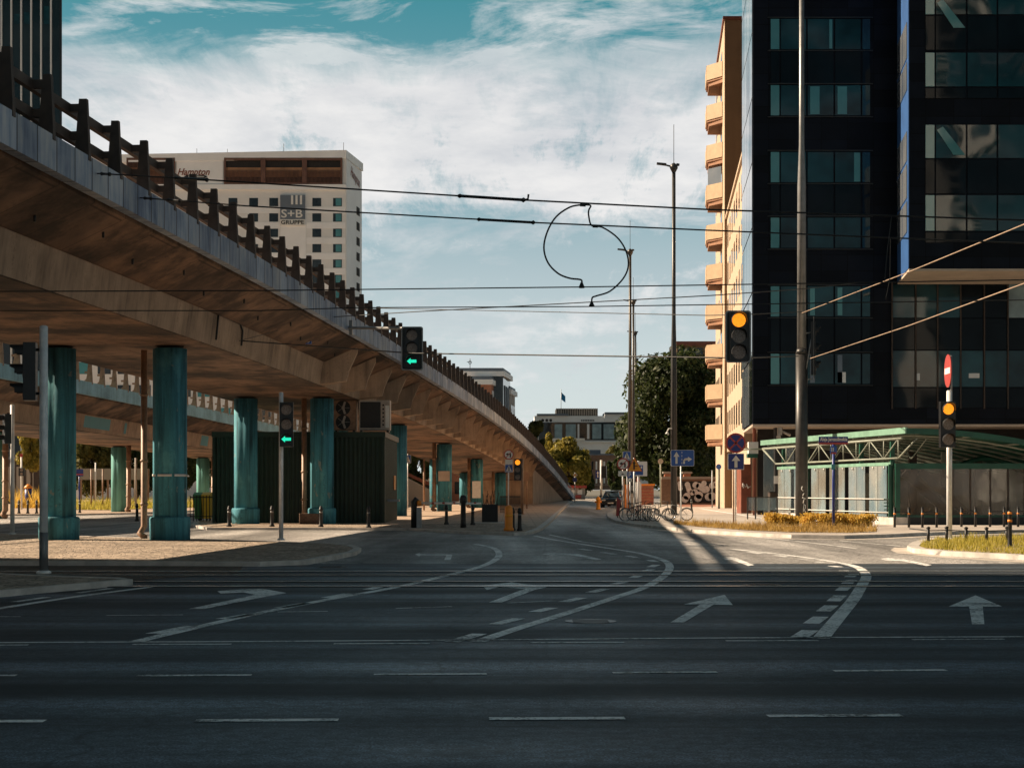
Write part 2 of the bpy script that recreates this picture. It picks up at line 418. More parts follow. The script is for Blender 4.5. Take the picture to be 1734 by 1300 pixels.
joints(M['navy'])
M['navyblue'] = plain('blue_cladding', (.022,.085,.25), .5, .0, .15, 1)
M['mullion'] = plain('black_mullion', (.006,.006,.007), .4)
M['soffit_beige'] = plain('beige_soffit_panels', (.5,.4,.32), .7, 0, .12, 1)
M['beige'] = concrete('beige_render', (.46,.35,.25), .25, (.3,.2,.13), .12)
M['beige_dark'] = concrete('brown_render_and_end_shade', (.2,.12,.065), .3, (.1,.06,.03), .15)  # own brown of the far block; on the end wall it paints shade
M['balcony'] = plain('ochre_balcony_panel', (.46,.32,.19), .6, 0, .1, 2)
M['balcony_slab'] = plain('brown_balcony_slab', (.3,.14,.07), .7, 0, .2, 2)
M['window_dark'] = glass('dark_window', (.01,.013,.016), (.03,.04,.045))
M['redbrown'] = plain('red_brown_cladding', (.2,.06,.035), .6, 0, .3, 2)
M['hotel'] = plain('hotel_cream_render', (.74,.735,.72), .75, 0, .08, .15)
M['hotel_band'] = plain('hotel_tan_band', (.34,.3,.26), .75, 0, .08, .15)
M['hotel_white'] = plain('hotel_white_cladding', (.84,.84,.84), .7, 0, .08, .15)
M['slat'] = plain('red_brown_slats', (.13,.06,.04), .6, 0, .3, 1)
M['void'] = plain('dark_interior', (.02,.018,.017), .9)
M['terrace_ochre'] = plain('ochre_terrace_wall', (.4,.2,.1), .8, 0, .3, .3)  # ochre terrace wall colour, tone varied at random
M['grey_panel'] = plain('slate_grey_panel', (.13,.16,.2), .6, 0, .1, .2)
M['tower_glass'] = glass('tower_black_glass', (.005,.008,.01), (.018,.024,.028), .12, .08, .2)
M['tower_fin'] = plain('white_tower_fin', (.62,.62,.62), .5, 0, .05)
M['pale_block'] = plain('pale_office_cladding', (.68,.7,.72), .7, 0, .15, .1)
M['teal_block'] = plain('teal_cladding_panel', (.05,.25,.3), .5, 0, .15, .2)
def brick(name, c, sc_):
    m, nt, b = new_mat(name)
    br = N(nt, 'ShaderNodeTexBrick'); br.inputs['Scale'].default_value = sc_
    br.inputs['Color1'].default_value = tuple(x*.8 for x in c)+(1,); br.inputs['Color2'].default_value = tuple(x*1.2 for x in c)+(1,)
    br.inputs['Mortar'].default_value = (.3,.25,.2,1); br.inputs['Mortar Size'].default_value = .015
    t = N(nt, 'ShaderNodeTexCoord'); mp = N(nt, 'ShaderNodeMapping'); mp.inputs['Rotation'].default_value = (PI/2, 0, 0)
    nt.links.new(t.outputs['Object'], mp.inputs['Vector']); nt.links.new(mp.outputs['Vector'], br.inputs['Vector'])
    big = ramp(nt, noise(nt, coords(nt), .4, 5), [(.3, .65), (.7, 1.2)])
    nt.links.new(mix(nt, 1., br.outputs['Color'], big, 'MULTIPLY'), b.inputs['Base Color']); b.inputs['Roughness'].default_value = .85
    return m
M['brick'] = brick('brown_brick', (.2,.11,.07), 3.)
M['brick_red'] = brick('red_brick', (.42,.16,.09), 3.)
def leaf(name, c1, c2, c3, scale=.7):
    m, nt, b = new_mat(name)
    v = noise(nt, coords(nt), scale, 4, .6); v2 = noise(nt, coords(nt), 9., 2)
    f = math_(nt, 'ADD', math_(nt, 'MULTIPLY', v, .6), math_(nt, 'MULTIPLY', v2, .4))
    c = ramp(nt, f, [(.36, c1), (.5, c2), (.64, c3)])
    nt.links.new(c, b.inputs['Base Color']); b.inputs['Roughness'].default_value = .55; b.inputs['Specular IOR Level'].default_value = .3
    t = N(nt, 'ShaderNodeBsdfTranslucent'); nt.links.new(c, t.inputs['Color'])
    mx = N(nt, 'ShaderNodeMixShader'); mx.inputs[0].default_value = .45
    nt.links.new(b.outputs[0], mx.inputs[1]); nt.links.new(t.outputs[0], mx.inputs[2])
    nt.links.new(mx.outputs[0], nt.nodes['Material Output'].inputs['Surface'])
    return m
M['leaf_dark'] = leaf('dark_green_leaves', (.012,.022,.007), (.036,.055,.015), (.12,.13,.04))
M['leaf_gold'] = leaf('golden_green_leaves', (.08,.085,.014), (.25,.21,.035), (.5,.38,.07))
M['leaf_olive'] = leaf('olive_green_leaves', (.05,.055,.012), (.12,.11,.025), (.26,.21,.05))
M['leaf_yellow'] = leaf('yellow_shrub_leaves', (.35,.22,.04), (.62,.4,.07), (.8,.56,.15), 2.)
M['grass'] = leaf('yellow_green_grass', (.22,.2,.03), (.45,.38,.06), (.65,.52,.13), 1.5)
M['drygrass'] = leaf('dry_verge_grass', (.2,.12,.04), (.42,.26,.07), (.6,.42,.15), 1.5)
M['bark'] = plain('bark', (.05,.035,.025), .9, 0, .4, 5)
M['carpaint'] = plain('dark_car_paint', (.02,.022,.024), .25, .3, .1)
M['carsilver'] = plain('silver_car_paint', (.4,.4,.4), .3, .6, .1)
M['rubber'] = plain('tyre_rubber', (.015,.015,.015), .8)
M['chrome'] = plain('chrome', (.6,.6,.6), .2, 1., .05)
M['bikered'] = plain('red_bike_paint', (.3,.03,.03), .35, 0, .2)
M['bikeblack'] = plain('black_bike_paint', (.02,.02,.022), .35, .2, .2)
M['bikegrey'] = plain('grey_bike_paint', (.25,.25,.25), .35, .4, .2)
M['greenbin'] = plain('green_bin_plastic', (.06,.22,.06), .5, 0, .2)
M['yellowbin'] = plain('yellow_bin_plastic', (.88,.52,.03), .5, 0, .2)
M['graf_grey'] = plain('grey_spray_paint', (.72,.7,.67), .7, 0, .2, 3)
M['graf_black'] = plain('black_spray_paint', (.015,.015,.015), .7)
M['far_glass'] = plain('pale_blue_grey_curtain_glass', (.2,.29,.33), .3, 0, .35, .6)
M['flag'] = plain('blue_flag_cloth', (.02,.2,.42), .8)
M['metal_box'] = plain('dirty_cream_sheet_metal', (.4,.34,.29), .5, .1, .25, 3)
# ================================================================== GROUND, ROADS, MARKINGS
struct(MB().sheet([(-2500,-400),(2500,-400),(2500,3500),(-2500,3500)], -.04), 'ground', M['ground'])
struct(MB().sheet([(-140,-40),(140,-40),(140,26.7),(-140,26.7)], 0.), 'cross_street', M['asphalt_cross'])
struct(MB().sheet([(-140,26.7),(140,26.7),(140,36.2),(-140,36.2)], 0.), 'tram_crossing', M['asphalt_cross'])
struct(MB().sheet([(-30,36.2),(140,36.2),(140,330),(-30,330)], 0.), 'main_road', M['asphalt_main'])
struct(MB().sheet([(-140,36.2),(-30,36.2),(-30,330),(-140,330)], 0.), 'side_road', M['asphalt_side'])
tb = [(-140,26.9),(-9.5,26.9),(-7.,29.),(-5.3,32.),(-5.8,35.8),(-140,35.8)]
struct(MB().sheet(tb, .006), 'track_bed', M['trackbed'])
g = MB(); r = MB()
for y in (27.68, 29.11, 31.3, 32.73):
    g.box(-140,140,y-.2,y+.16,-.05,.010); q = {27.68:.06, 29.11:.025, 31.3:.025, 32.73:.045}[y]; r.box(-140,140,y-q,y+q,.0,.016)
struct(g, 'rail_groove', M['groove']); struct(r, 'tram_rail', M['rail'])

def gp(l): return [G(*p) for p in l]
def raised(name, poly, h, top, kw=.28, kmat='kerb'):
    n = len(poly)
    a = sum(poly[i][0]*poly[(i+1)%n][1]-poly[(i+1)%n][0]*poly[i][1] for i in range(n))
    if a < 0: poly = poly[::-1]
    inner = []
    for i in range(n):
        p, q, s = Vector(poly[i-1]), Vector(poly[i]), Vector(poly[(i+1)%n])
        d1 = (q-p).normalized(); d2 = (s-q).normalized()
        n1 = Vector((-d1.y, d1.x)); n2 = Vector((-d2.y, d2.x)); b = (n1+n2)
        b = b.normalized() if b.length > .2 else n1
        k = kw/max(.5, b.dot(n1))
        inner.append((q+b*k)[:])
    struct(MB().slab(inner, -.03, h-.012), name, M[top])
    kb = MB()
    vs = [(x,y,-.03) for x,y in poly]+[(x,y,h) for x,y in poly]+[(x,y,h) for x,y in inner]+[(x,y,-.03) for x,y in inner]
    fs = []
    for i in range(n):
        j = (i+1)%n
        fs += [(i,j,n+j,n+i),(n+i,n+j,2*n+j,2*n+i),(2*n+i,2*n+j,3*n+j,3*n+i)]
    kb.add(vs, fs); struct(kb, name+'_kerb', M[kmat])
    return inner
island1 = gp([(-700,907),(0,907),(140,912),(330,917),(440,921),(560,925),(600,929),(612,934),(603,940),(570,947),(520,956),(440,959),(200,958),(-700,958)])
raised('cobbled_island', island1, .1, 'cobble', .2)
near_isl = gp([(-900,975),(0,979),(110,984),(205,987),(225,990),(150,997),(60,1005),(0,1011),(-900,1090)])
raised('near_island', near_isl, .1, 'cobble', .15)
island2 = gp([(332,884),(324,892),(350,897),(520,897),(690,898),(790,904),(870,906.5),(900,905),(918,898),(932,886),(948,869),(968,850),(958,846),(800,846),(640,850),(480,860),(400,871)])
raised('viaduct_island', island2, .1, 'paving_sand', .25)
struct(MB().sheet(gp([(345,895),(520,895.5),(690,896.5),(790,902.5),(868,904.8),(895,903.5),(908,896),(880,889),(780,889),(690,891),(520,892),(345,891)]), .094), 'sett_strip', M['cobble'])
lp = gp([(-1500,873),(0,873),(140,872),(240,870),(330,866),(400,860),(440,852),(440,842),(-1500,842)])
raised('left_pavement', lp, .1, 'paving_sand', .25)
rp = gp([(1028,872),(1029,878),(1042,885),(1075,891),(1120,896),(1180,902),(1260,907),(1340,911),(1430,912),(1500,910),(1560,907),(1640,904),(1800,900),(2600,892),(2600,846),(1500,843),(1165,848),(1090,856),(1045,864)])
raised('right_pavement', rp, .12, 'paving', .35)
struct(MB().ribbon(gp([(1045,886.6),(1075,892.4),(1120,897.4),(1180,903.4),(1260,908.4),(1340,912.4),(1430,913.4),(1500,911.4),(1560,908.4),(1640,905.4),(1800,901.4)]), .5, .004), 'right_gutter', M['gutter'])
struct(MB().sheet(gp([(1150,860),(1150,853),(1245,853),(1240,857),(1190,860)]), .114), 'cycle_path', M['red_lane'])
struct(MB().ribbon(gp([(1185,863),(1215,868),(1262,876),(1300,882)]), .35, .114), 'path_line', M['paint'])
gi = gp([(1536,931),(1546,936),(1600,941),(1734,948),(1950,958),(2400,975),(2400,925),(1734,914),(1572,917),(1545,924)])
gin = raised('grass_island', gi, .12, 'earth', .3)
struct(MB().ribbon(gp([(1530,927),(1524,931),(1536,936.5),(1600,943),(1734,951),(1950,961)]), .5, .004), 'island_gutter', M['gutter'])
# far street floor, its sunlit brightness put into the paler asphalt colour
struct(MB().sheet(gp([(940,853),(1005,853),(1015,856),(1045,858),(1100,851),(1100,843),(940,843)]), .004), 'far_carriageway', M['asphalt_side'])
# low far kerb line across the side road of the right
zs = .005
def line(pts, w, name='lane_line', z=zs): struct(MB().ribbon(gp(pts), w, z), name, M['paint'])
def dashes(pairs, w, name='lane_dashes', z=zs):
    m = MB()
    for a, b in pairs: m.ribbon(gp([a, b]), w, z)
    struct(m, name, M['paint'])
def smooth(pts, n=6):                                # Catmull-Rom through ground points
    P = [Vector(G(*p)) for p in pts]; out = []
    for i in range(len(P)-1):
        a, b, c, d = P[max(i-1,0)], P[i], P[i+1], P[min(i+2, len(P)-1)]
        for k in range(n):
            t = k/n
            out.append((.5*((2*b)+(c-a)*t+(2*a-5*b+4*c-d)*t*t+(3*b-a-3*c+d)*t**3))[:])
    return out+[P[-1][:]]
def curve(pts, w, z=zs, name='lane_line'): struct(MB().ribbon(smooth(pts), w, z), name, M['paint'])
curve([(228,1087),(300,1070),(430,1040),(560,1014),(640,1000),(700,988),(745,977),(790,966),(820,957),(838,948),(845,940),(842,932),(830,926),(805,921)], .17)
dashes([((258,1073),(325,1060)),((375,1048),(425,1040)),((473,1029),(520,1021)),((552,1012),(590,1005)),((622,998),(655,991))], .18)
curve([(808,1087),(870,1066),(960,1038),(1040,1012),(1090,995),(1120,978),(1132,966),(1133,956),(1120,947),(1080,936),(1010,925),(940,914),(905,907)], .17)
dashes([((765,1087),(812,1073)),((838,1057),(878,1047)),((905,1036),(935,1029)),((955,1019),(985,1012)),((1000,1003),(1025,997)),((1040,989),(1060,985)),((1072,978),(1085,973)),((1088,968),(1103,964)),((1101,960),(1112,956)),((1110,951),(1100,948)),((1078,944),(1063,941)),((1040,938),(1020,935)),((1000,931.5),(980,929))], .18)
curve([(1390,1081),(1420,1045),(1445,1015),(1460,990),(1467,976),(1461,966),(1445,958),(1400,949),(1320,938),(1240,929.5)], .19)
dashes([((1352,1080),(1372,1067)),((1373,1056),(1390,1044)),((1394,1035),(1408,1025)),((1411,1018),(1423,1008)),((1424,1000),(1433,993)),((1434,988),(1442,982)),((1438,977),(1446,972)),((1440,968),(1428,966)),((1422,960),(1408,958)),((1398,953),(1380,951)),((1374,948),(1355,946)),((1335,943),(1315,940)),((1290,937),(1268,934.5))], .2)
curve([(-60,1041),(0,1030),(130,1010),(262,993)], .16)
dashes([((25,1019),(80,1011)),((130,1004),(188,996))], .14)
curve([(-700,1093),(0,1088),(440,1086),(860,1083),(1250,1080),(1734,1078),(2300,1076)], .1, name='edge_line')
dashes([((224,1091),(392,1090.5)),((565,1090),(728,1089.5)),((898,1088),(1057,1087.5)),((1229,1085),(1386,1084.5)),((1545,1083),(1700,1082)),((-120,1093),(48,1092))], .09)
dashes([((-160,1222),(76,1221)),((331,1220),(573,1219)),((828,1217),(1058,1216)),((1300,1212.5),(1526,1211))], .13)
dashes([((-160,1145),(28,1143.5)),((232,1144),(426,1143)),((633,1142),(824,1141)),((1037,1139),(1214,1138)),((1412,1136),(1602,1134.5))], .11)
dashes([((180,1042),(310,1041)),((470,1036),(555,1035)),((-40,1044),(35,1044)),((670,1030),(765,1027)),((860,1021),(940,1017))], .07)
dashes([((1254,905.5),(1400,922)),((1400,922),(1450,928.5)),((1560,928),(1420,915))], .12)
dashes([((930,905),(985,917)),((985,917),(1040,924))], .1)
def arrow(pts): struct(MB().sheet(gp(pts), zs+.001), 'lane_arrow', M['paint'])
arrow([(320,1031),(346,1031),(441,1012),(485,1004),(447,997),(405,998),(368,1001),(374,1005),(412,1003),(433,1007)])
arrow([(817,991.5),(866,986),(929,993.5),(905,999),(850,1020),(828,1020),(880,1000),(890,997),(845,994),(824,999)])
arrow([(1135,1054),(1158,1054),(1208,1024),(1241,1024.5),(1227,1007),(1157,1023.5),(1186,1023.5)])
arrow([(1646,1057),(1667,1057),(1664,1027),(1697,1027),(1652,1008),(1606,1027),(1641,1027)])
arrow([(918,938),(935,936),(950,936.7),(980,938),(1019,947),(1009,948),(972,940.5),(948,939.3),(936,940.5)])
arrow([(1222,944),(1238,943),(1248,945),(1277,956.5),(1267,958),(1240,948),(1228,948)])
arrow([(1490,946),(1504,944.5),(1530,946.5),(1578,956.5),(1569,958),(1524,949.5),(1500,949)])
arrow([(703,938.5),(710,936),(712,938),(757,938.6),(766,939),(763,948),(752,948),(756,940),(712,940),(710,942)])
# inspection covers
for px, py in ((1000,1052),(560,960),(1290,990)):
    x, y = G(px, py); m = MB(); m.disc((x, y, .002), .32, (0,0,1), 20, .006)
    for k in range(-2,3): m.box(x-.22, x+.22, y+k*.1-.02, y+k*.1+.02, .008, .012)
    struct(m, 'manhole_cover', M['mast'])

# ================================================================== VIADUCTS
def sweep(mb, prof, xr, zt, ys, mat=0):              # prof: (u to the left of the right edge, dz), swept along the deck
    n = len(prof); vs = []
    for y in ys:
        for u, dz in prof: vs.append((xr(y)-u, y, zt(y)+dz))
    fs = [(i*n+k, i*n+(k+1)%n, (i+1)*n+(k+1)%n, (i+1)*n+k) for i in range(len(ys)-1) for k in range(n)]
    fs += [tuple(range(n)), tuple((len(ys)-1)*n+k for k in reversed(range(n)))]
    mb.add(vs, fs, mat=mat)
def interp(tab):
    ys = [a for a, b in tab]; zs_ = [b for a, b in tab]
    def f(y):
        if y <= ys[0]: return zs_[0]
        if y >= ys[-1]: return zs_[-1]+(y-ys[-1])*(zs_[-1]-zs_[-2])/(ys[-1]-ys[-2])
        i = max(k for k in range(len(ys)-1) if ys[k] <= y)
        a, b, c, d = zs_[max(i-1,0)], zs_[i], zs_[i+1], zs_[min(i+2,len(ys)-1)]
        h = ys[i+1]-ys[i]; t = (y-ys[i])/h
        m1 = (c-a)/(ys[i+1]-ys[max(i-1,0)])*h; m2 = (d-b)/(ys[min(i+2,len(ys)-1)]-ys[i])*h
        return (2*t**3-3*t*t+1)*b+(t**3-2*t*t+t)*m1+(-2*t**3+3*t*t)*c+(t**3-t*t)*m2
    return f
xr1 = lambda y: -11.6+.087*y
zt1 = interp([(-30,8.35),(0,8.42),(30,8.45),(50,8.4),(64,8.25),(82,8.0),(101,7.65),(121,7.12),(144,6.3),(170,5.05),(195,3.6),(215,2.25),(236,.75)])
xr2 = lambda y: -30+.087*y
zt2 = interp([(0,7.4),(60,7.42),(76,7.4),(96,7.2),(117,6.9),(134,6.6),(160,5.9),(190,4.7),(220,3.2),(255,1.2)])
def viaduct(xr, zt, y0, y1, label, post_y, railmat, rail_rest, fmat, rt=.1):
    ys = [y0+i*2. for i in range(int((y1-y0)/2)+1)]
    xm = xr((y0+y1)/2)-5
    t = thing('viaduct', (xm, (y0+y1)/2, 0), label, 'viaduct')
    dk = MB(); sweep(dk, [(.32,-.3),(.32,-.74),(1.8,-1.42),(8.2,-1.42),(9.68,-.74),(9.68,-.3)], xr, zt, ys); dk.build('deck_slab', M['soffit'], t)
    gd_ = MB(); sweep(gd_, [(1.86,-1.38),(2.0,-2.36),(8.0,-2.36),(8.14,-1.38)], xr, zt, [y for y in ys if zt(y) > 2.2]); gd_.build('box_girder', [M['girder']], t)
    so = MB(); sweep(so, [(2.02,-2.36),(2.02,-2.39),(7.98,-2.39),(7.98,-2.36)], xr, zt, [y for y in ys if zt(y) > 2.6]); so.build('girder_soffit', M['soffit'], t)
    for u0 in (0, 9.68):
        p = MB(); sweep(p, [(u0,0),(u0+.32,0),(u0+.32,-.62),(u0+.26,-.68),(u0,-.68)], xr, zt, ys); p.build('parapet', fmat, t)
    ab = MB(); za = [y for y in ys if zt(y) < 5.0 and zt(y) > .9]
    n = len(za)
    for u in (1.2, 8.8):
        vs = []
        for y in za: vs += [(xr(y)-u, y, -.05), (xr(y)-u, y, zt(y)-1.1)]
        ab.add(vs, [(2*i, 2*i+2, 2*i+3, 2*i+1) for i in range(n-1)])
    vs = [(xr(za[0])-u, za[0], z) for u, z in ((1.2,-.05),(8.8,-.05),(8.8,zt(za[0])-1.1),(1.2,zt(za[0])-1.1))]
    ab.add(vs, [(0,1,2,3)]); ab.build('abutment_wall', M['girder'], t)
    d = Vector((.087,1,0)).normalized(); s = Vector((-1,.087,0)).normalized()
    # one post: a tapered upright with two stubs reaching inwards, built once and copied
    pm = MB()
    b0, b1 = .15, .085
    pm.add([Vector(p) for p in ((.02,-.07,-.1),(-.30,-.07,-.1),(-.30,.07,-.1),(.02,.07,-.1),(-.04,-.06,1.16),(-.2,-.06,1.16),(-.2,.06,1.16),(-.04,.06,1.16))],
           [(0,1,2,3),(7,6,5,4),(4,5,1,0),(5,6,2,1),(6,7,3,2),(7,4,0,3)])
    if rail_rest:
        for z in (.98, .42): pm.box(-.46,-.2,-.055,.055,z-.08,z+.08)
    else:
        pm.prism([(.02,-.07,-.05),(-.5,-.07,-.05),(-.5,-.07,.02),(-.3,-.07,.2),(-.24,-.07,.5),(-.1,-.07,.2)], (0,.14,0)); pm.box(-.46,-.1,-.04,.04,1.06,1.14); pm.box(-.4,-.1,-.05,.05,.5,.6)
    first = None
    for y in post_y:
        loc = (xr(y)-xm, y-(y0+y1)/2, zt(y))
        if first is None:
            first = pm.build('railing_post', railmat, origin=(0,0,0)); o = first
        else:
            o = first.copy(); COL.objects.link(o)
        o.parent = t; o.location = loc; o.rotation_euler = (0,0,-.087)
    for k, z in enumerate((.98, .42) if rail_rest else (1.12,)):
        gr = MB(); sweep(gr, [(.40,z-rt),(.40,z+rt),(.52,z+rt),(.52,z-rt)], xr, zt, ys); gr.build('guard_rail', railmat, t)
    if rail_rest:
        rm = MB()
        for y in [y0+2*i for i in range(int((y1-y0)/2))]:
            rm.box(xr(y)-9.95, xr(y)-9.72, y-.06, y+.06, zt(y)-.05, zt(y)+1.16)
        sweep(rm, [(9.55,.88),(9.55,1.08),(9.67,1.08),(9.67,.88)], xr, zt, ys)
        sweep(rm, [(9.55,.32),(9.55,.52),(9.67,.52),(9.67,.32)], xr, zt, ys)
        tag(rm.build('far_side_railing', railmat, t), kind='stuff')
    return t
V1 = viaduct(xr1, zt1, -28, 236, 'concrete viaduct with blue-grey parapet and thick turquoise columns rising over the cobbled island', [29.86+2*k for k in range(-3, 95)], M['railbrown'], True, M['fascia'])
def fascia_pale():
    return concrete('pale_blue_fascia', (.24,.42,.5), 1.3, (.07,.1,.12), .45)
V2 = viaduct(xr2, zt2, 30, 254, 'far parallel viaduct with pale blue parapet and slim turquoise columns beyond the tram street', [60+2*k for k in range(0, 75)], M['railtan'], False, fascia_pale(), .035)
# brackets under the cantilever where the near deck widens
for k in range(24):
    y = 67+4.4*k
    if zt1(y) < 4.4: break
    z = zt1(y); x = xr1(y)
    b = MB(); b.prism([(x-1.9,y,z-1.36),(x-.5,y,z-.84),(x-.5,y,z-1.02),(x-.85,y,z-1.8),(x-.95,y,z-2.2),(x-2.05,y,z-2.34)], (-.05,.75,0))
    b.build('bracket', M['girder'], V1)
def column(par, x, y, ztop, r, base, mat):
    m = MB(); m.lathe([(r*1.02,.0),(r*1.02,ztop)], (x,y,.0), 48, lobes=6); c = m.build('column', mat, par)
    if base:
        m = MB(); m.lathe([(r*1.2,0),(r*1.23,.72),(r*1.18,.78),(r*.9,.8)], (x,y,.0), 48, lobes=4); m.build('plinth', mat, c)
    m = MB(); m.lathe([(r*.8,ztop-.03),(r*.8,ztop+.09)], (x,y,0), 16); m.build('bearing', M['black'], c)
    return c
COLS = {}
for y in (29.7, 50.7, 73.8, 95.5, 116.5, 137.5, 158.5):
    for u in (3.3, 6.7):
        COLS[(y, u)] = column(V1, xr1(y)-u, y, zt1(y)-2.47, .52, y < 80, M['teal'])
for y in (71, 92, 113, 134, 155, 176):
    for u in (3.3, 6.7):
        column(V2, xr2(y)-u, y, zt2(y)-2.47, .52, False, M['teal_pale'])
# white tape round the second column
x, y = xr1(50.7)-3.3, 50.7
m = MB(); m.lathe([(.53,2.02),(.53,2.09)], (x,y,0), 24); m.tube([(x+.5,y-.1,2.05),(x+.62,y-.25,2.03)], .03, 6); m.build('tape', M['white'], COLS[(50.7,3.3)])
# poster patches on far columns
def poster(y, u, px, z0, z1, w, mat):
    x = xr1(y)-u; m = MB(); m.box(x-w/2, x+w/2, y-.55, y-.535, z0, z1); m.build('poster', mat, COLS[(y,u)])
poster(116.5, 3.3, 0, 2.2, 2.9, .8, M['soffit_beige']); poster(137.5, 3.3, 0, .9, 2.3, .7, M['white'])
def downpipe(par, x, y, z0, z1, r=.1):
    m = MB(); m.tube([(x,y,z1),(x,y,z0+.35),(x-.12,y-.05,z0+.12),(x+.08,y-.25,z0)], r, 10)
    for z in (z0+1, z0+(z1-z0)*.4, z0+(z1-z0)*.75): m.lathe([(r*1.25,z),(r*1.25,z+.08)], (x,y,0), 12)
    m.build('downpipe', M['pipe'], par)
downpipe(V1, W(244,0,52)[0], 52, .12, zt1(52)-2.36); downpipe(V1, W(517,0,75)[0], 74.6, .12, zt1(75)-2.36, .12)
downpipe(V1, W(735,0,116)[0], 116.3, .12, zt1(116)-2.36, .14); downpipe(V1, W(794,0,137)[0], 137.3, .12, zt1(137)-2.36, .14); downpipe(V1, W(835,0,158)[0], 158, .12, zt1(158)-2.36, .14)
downpipe(V2, W(218,0,112)[0], 112, .12, zt2(112)-2.36, .16); downpipe(V2, W(361,0,133)[0], 133, .12, zt2(133)-2.36, .16); downpipe(V2, W(9,0,91)[0], 91, .12, zt2(91)-2.36, .16)
# painted-over patches on the far girder
for (pa, pb, D0, dz0, dz1, mt) in ((142,186,101,-1.5,-2.15,'teal_block'),(192,206,104,-1.6,-2.2,'pipe'),(210,214,105,-1.55,-2.2,'teal_block'),(340,352,120,-1.5,-2.2,'teal_block')):
    yy0, yy1 = [31.93/(.087+(CX-p)/F) for p in (pa, pb)]
    m = MB(); m.add([(xr2(yq)-1.86-.14*(-1.38-dz)/.98+.012, yq, zt2(yq)+dz) for yq, dz in ((yy0,dz1),(yy1,dz1),(yy1,dz0),(yy0,dz0))], [(0,1,2,3)])
    m.build('paint_patch', M[mt], V2)
# cable conduit and small lamp under the near deck
def gside(px, py):                                   # point on the outer girder face seen at this pixel
    y = 13.53/(.087+(CX-px)/F); return Vector((xr1(y)-1.84, y, H+(HY-py)*y/F))
m = MB(); m.tube([gside(361,575),gside(365,532),gside(402,548),gside(406,560),gside(404,585)], .035, 6); m.build('conduit', M['black'], V1)
m = MB(); p = gside(495,575)+Vector((.5,0,0)); m.box(p.x-.12,p.x+.12,p.y-.1,p.y+.1,p.z-.16,p.z+.18); lm = m.build('lamp_housing', M['blue'], V1)
m = MB(); m.disc((p.x, p.y-.11, p.z-.05), .08, (0,-1,0), 12, .02); m.build('lamp_glass', M['white'], lm)
m = MB(); m.tube([(p.x-.05,p.y,p.z+.17),(p.x-.05,p.y,zt1(p.y)-1.3)], .012, 5); m.tube([(p.x+.06,p.y,p.z+.17),(p.x+.06,p.y,zt1(p.y)-1.2)], .012, 5); m.build('hanger', M['black'], lm)
# small drain spouts under the cantilever
for k in range(12):
    y = 31+3.2*k; u = .9+.35*(k%2); x = xr1(y)-u; z = zt1(y)-.74-.46*(u-.32)
    m = MB(); m.tube([(x,y,z+.05),(x,y,z-.13)], .03, 6); m.build('drain_spout', M['black'], V1)
# hoarding wall behind the ramp mouth
# ================================================================== corrugated shed under the deck
def corrugated(mb, a, b, z0, z1, pitch=.2, dep=.05):
    a, b = Vector(a), Vector(b); L = (b-a).length; d = (b-a)/L; nrm = Vector((d.y, -d.x)); n = int(L/pitch)*4
    vs = []
    for i in range(n+1):
        o = (0, 0, dep, dep)[i % 4]; p = a+d*L*i/n+nrm*o; vs += [(p.x,p.y,z0),(p.x,p.y,z1)]
    mb.add(vs, [(2*i,2*i+2,2*i+3,2*i+1) for i in range(n)])
sx0, sx1, sy0, sy1, sz = W(367,0,76)[0], W(648,0,75.4)[0], 75.5, 84.2, 4.25
SH = thing('corrugated_shed', ((sx0+sx1)/2, sy0, 0), 'dark green corrugated metal shed under the near viaduct between the turquoise columns', 'shed')
m = MB(); corrugated(m, (sx0,sy0), (sx1,sy0), .1, sz-.25); corrugated(m, (sx1,sy0), (sx1,sy1), .1, sz-.25); corrugated(m, (sx0,sy1), (sx0,sy0), .1, sz-.25); corrugated(m, (sx1,sy1),(sx0,sy1), .1, sz-.25); m.build('wall', M['shed'], SH)
m = MB(); m.box(sx0-.12,sx1+.12,sy0-.12,sy1+.12,sz-.25,sz); m.build('roof', M['shed'], SH)
m = MB(); m.box(sx1-.02,sx1+.1,sy0-.1,sy0+.02,.1,sz-.26); m.box(sx0-.1,sx0+.02,sy0-.1,sy0+.02,.1,sz-.26); m.build('corner_trim', M['shed'], SH)
m = MB(); m.box(sx1+.06,sx1+.09,sy1-2.6,sy1-1.5,1.6,2.3); m.build('notice_board', M['orange'], SH)
m = MB(); m.box(sx1+.06,sx1+.6,sy0+2,sy0+2.6,1.05,1.15); m.build('shelf', M['steel_dull'], SH)
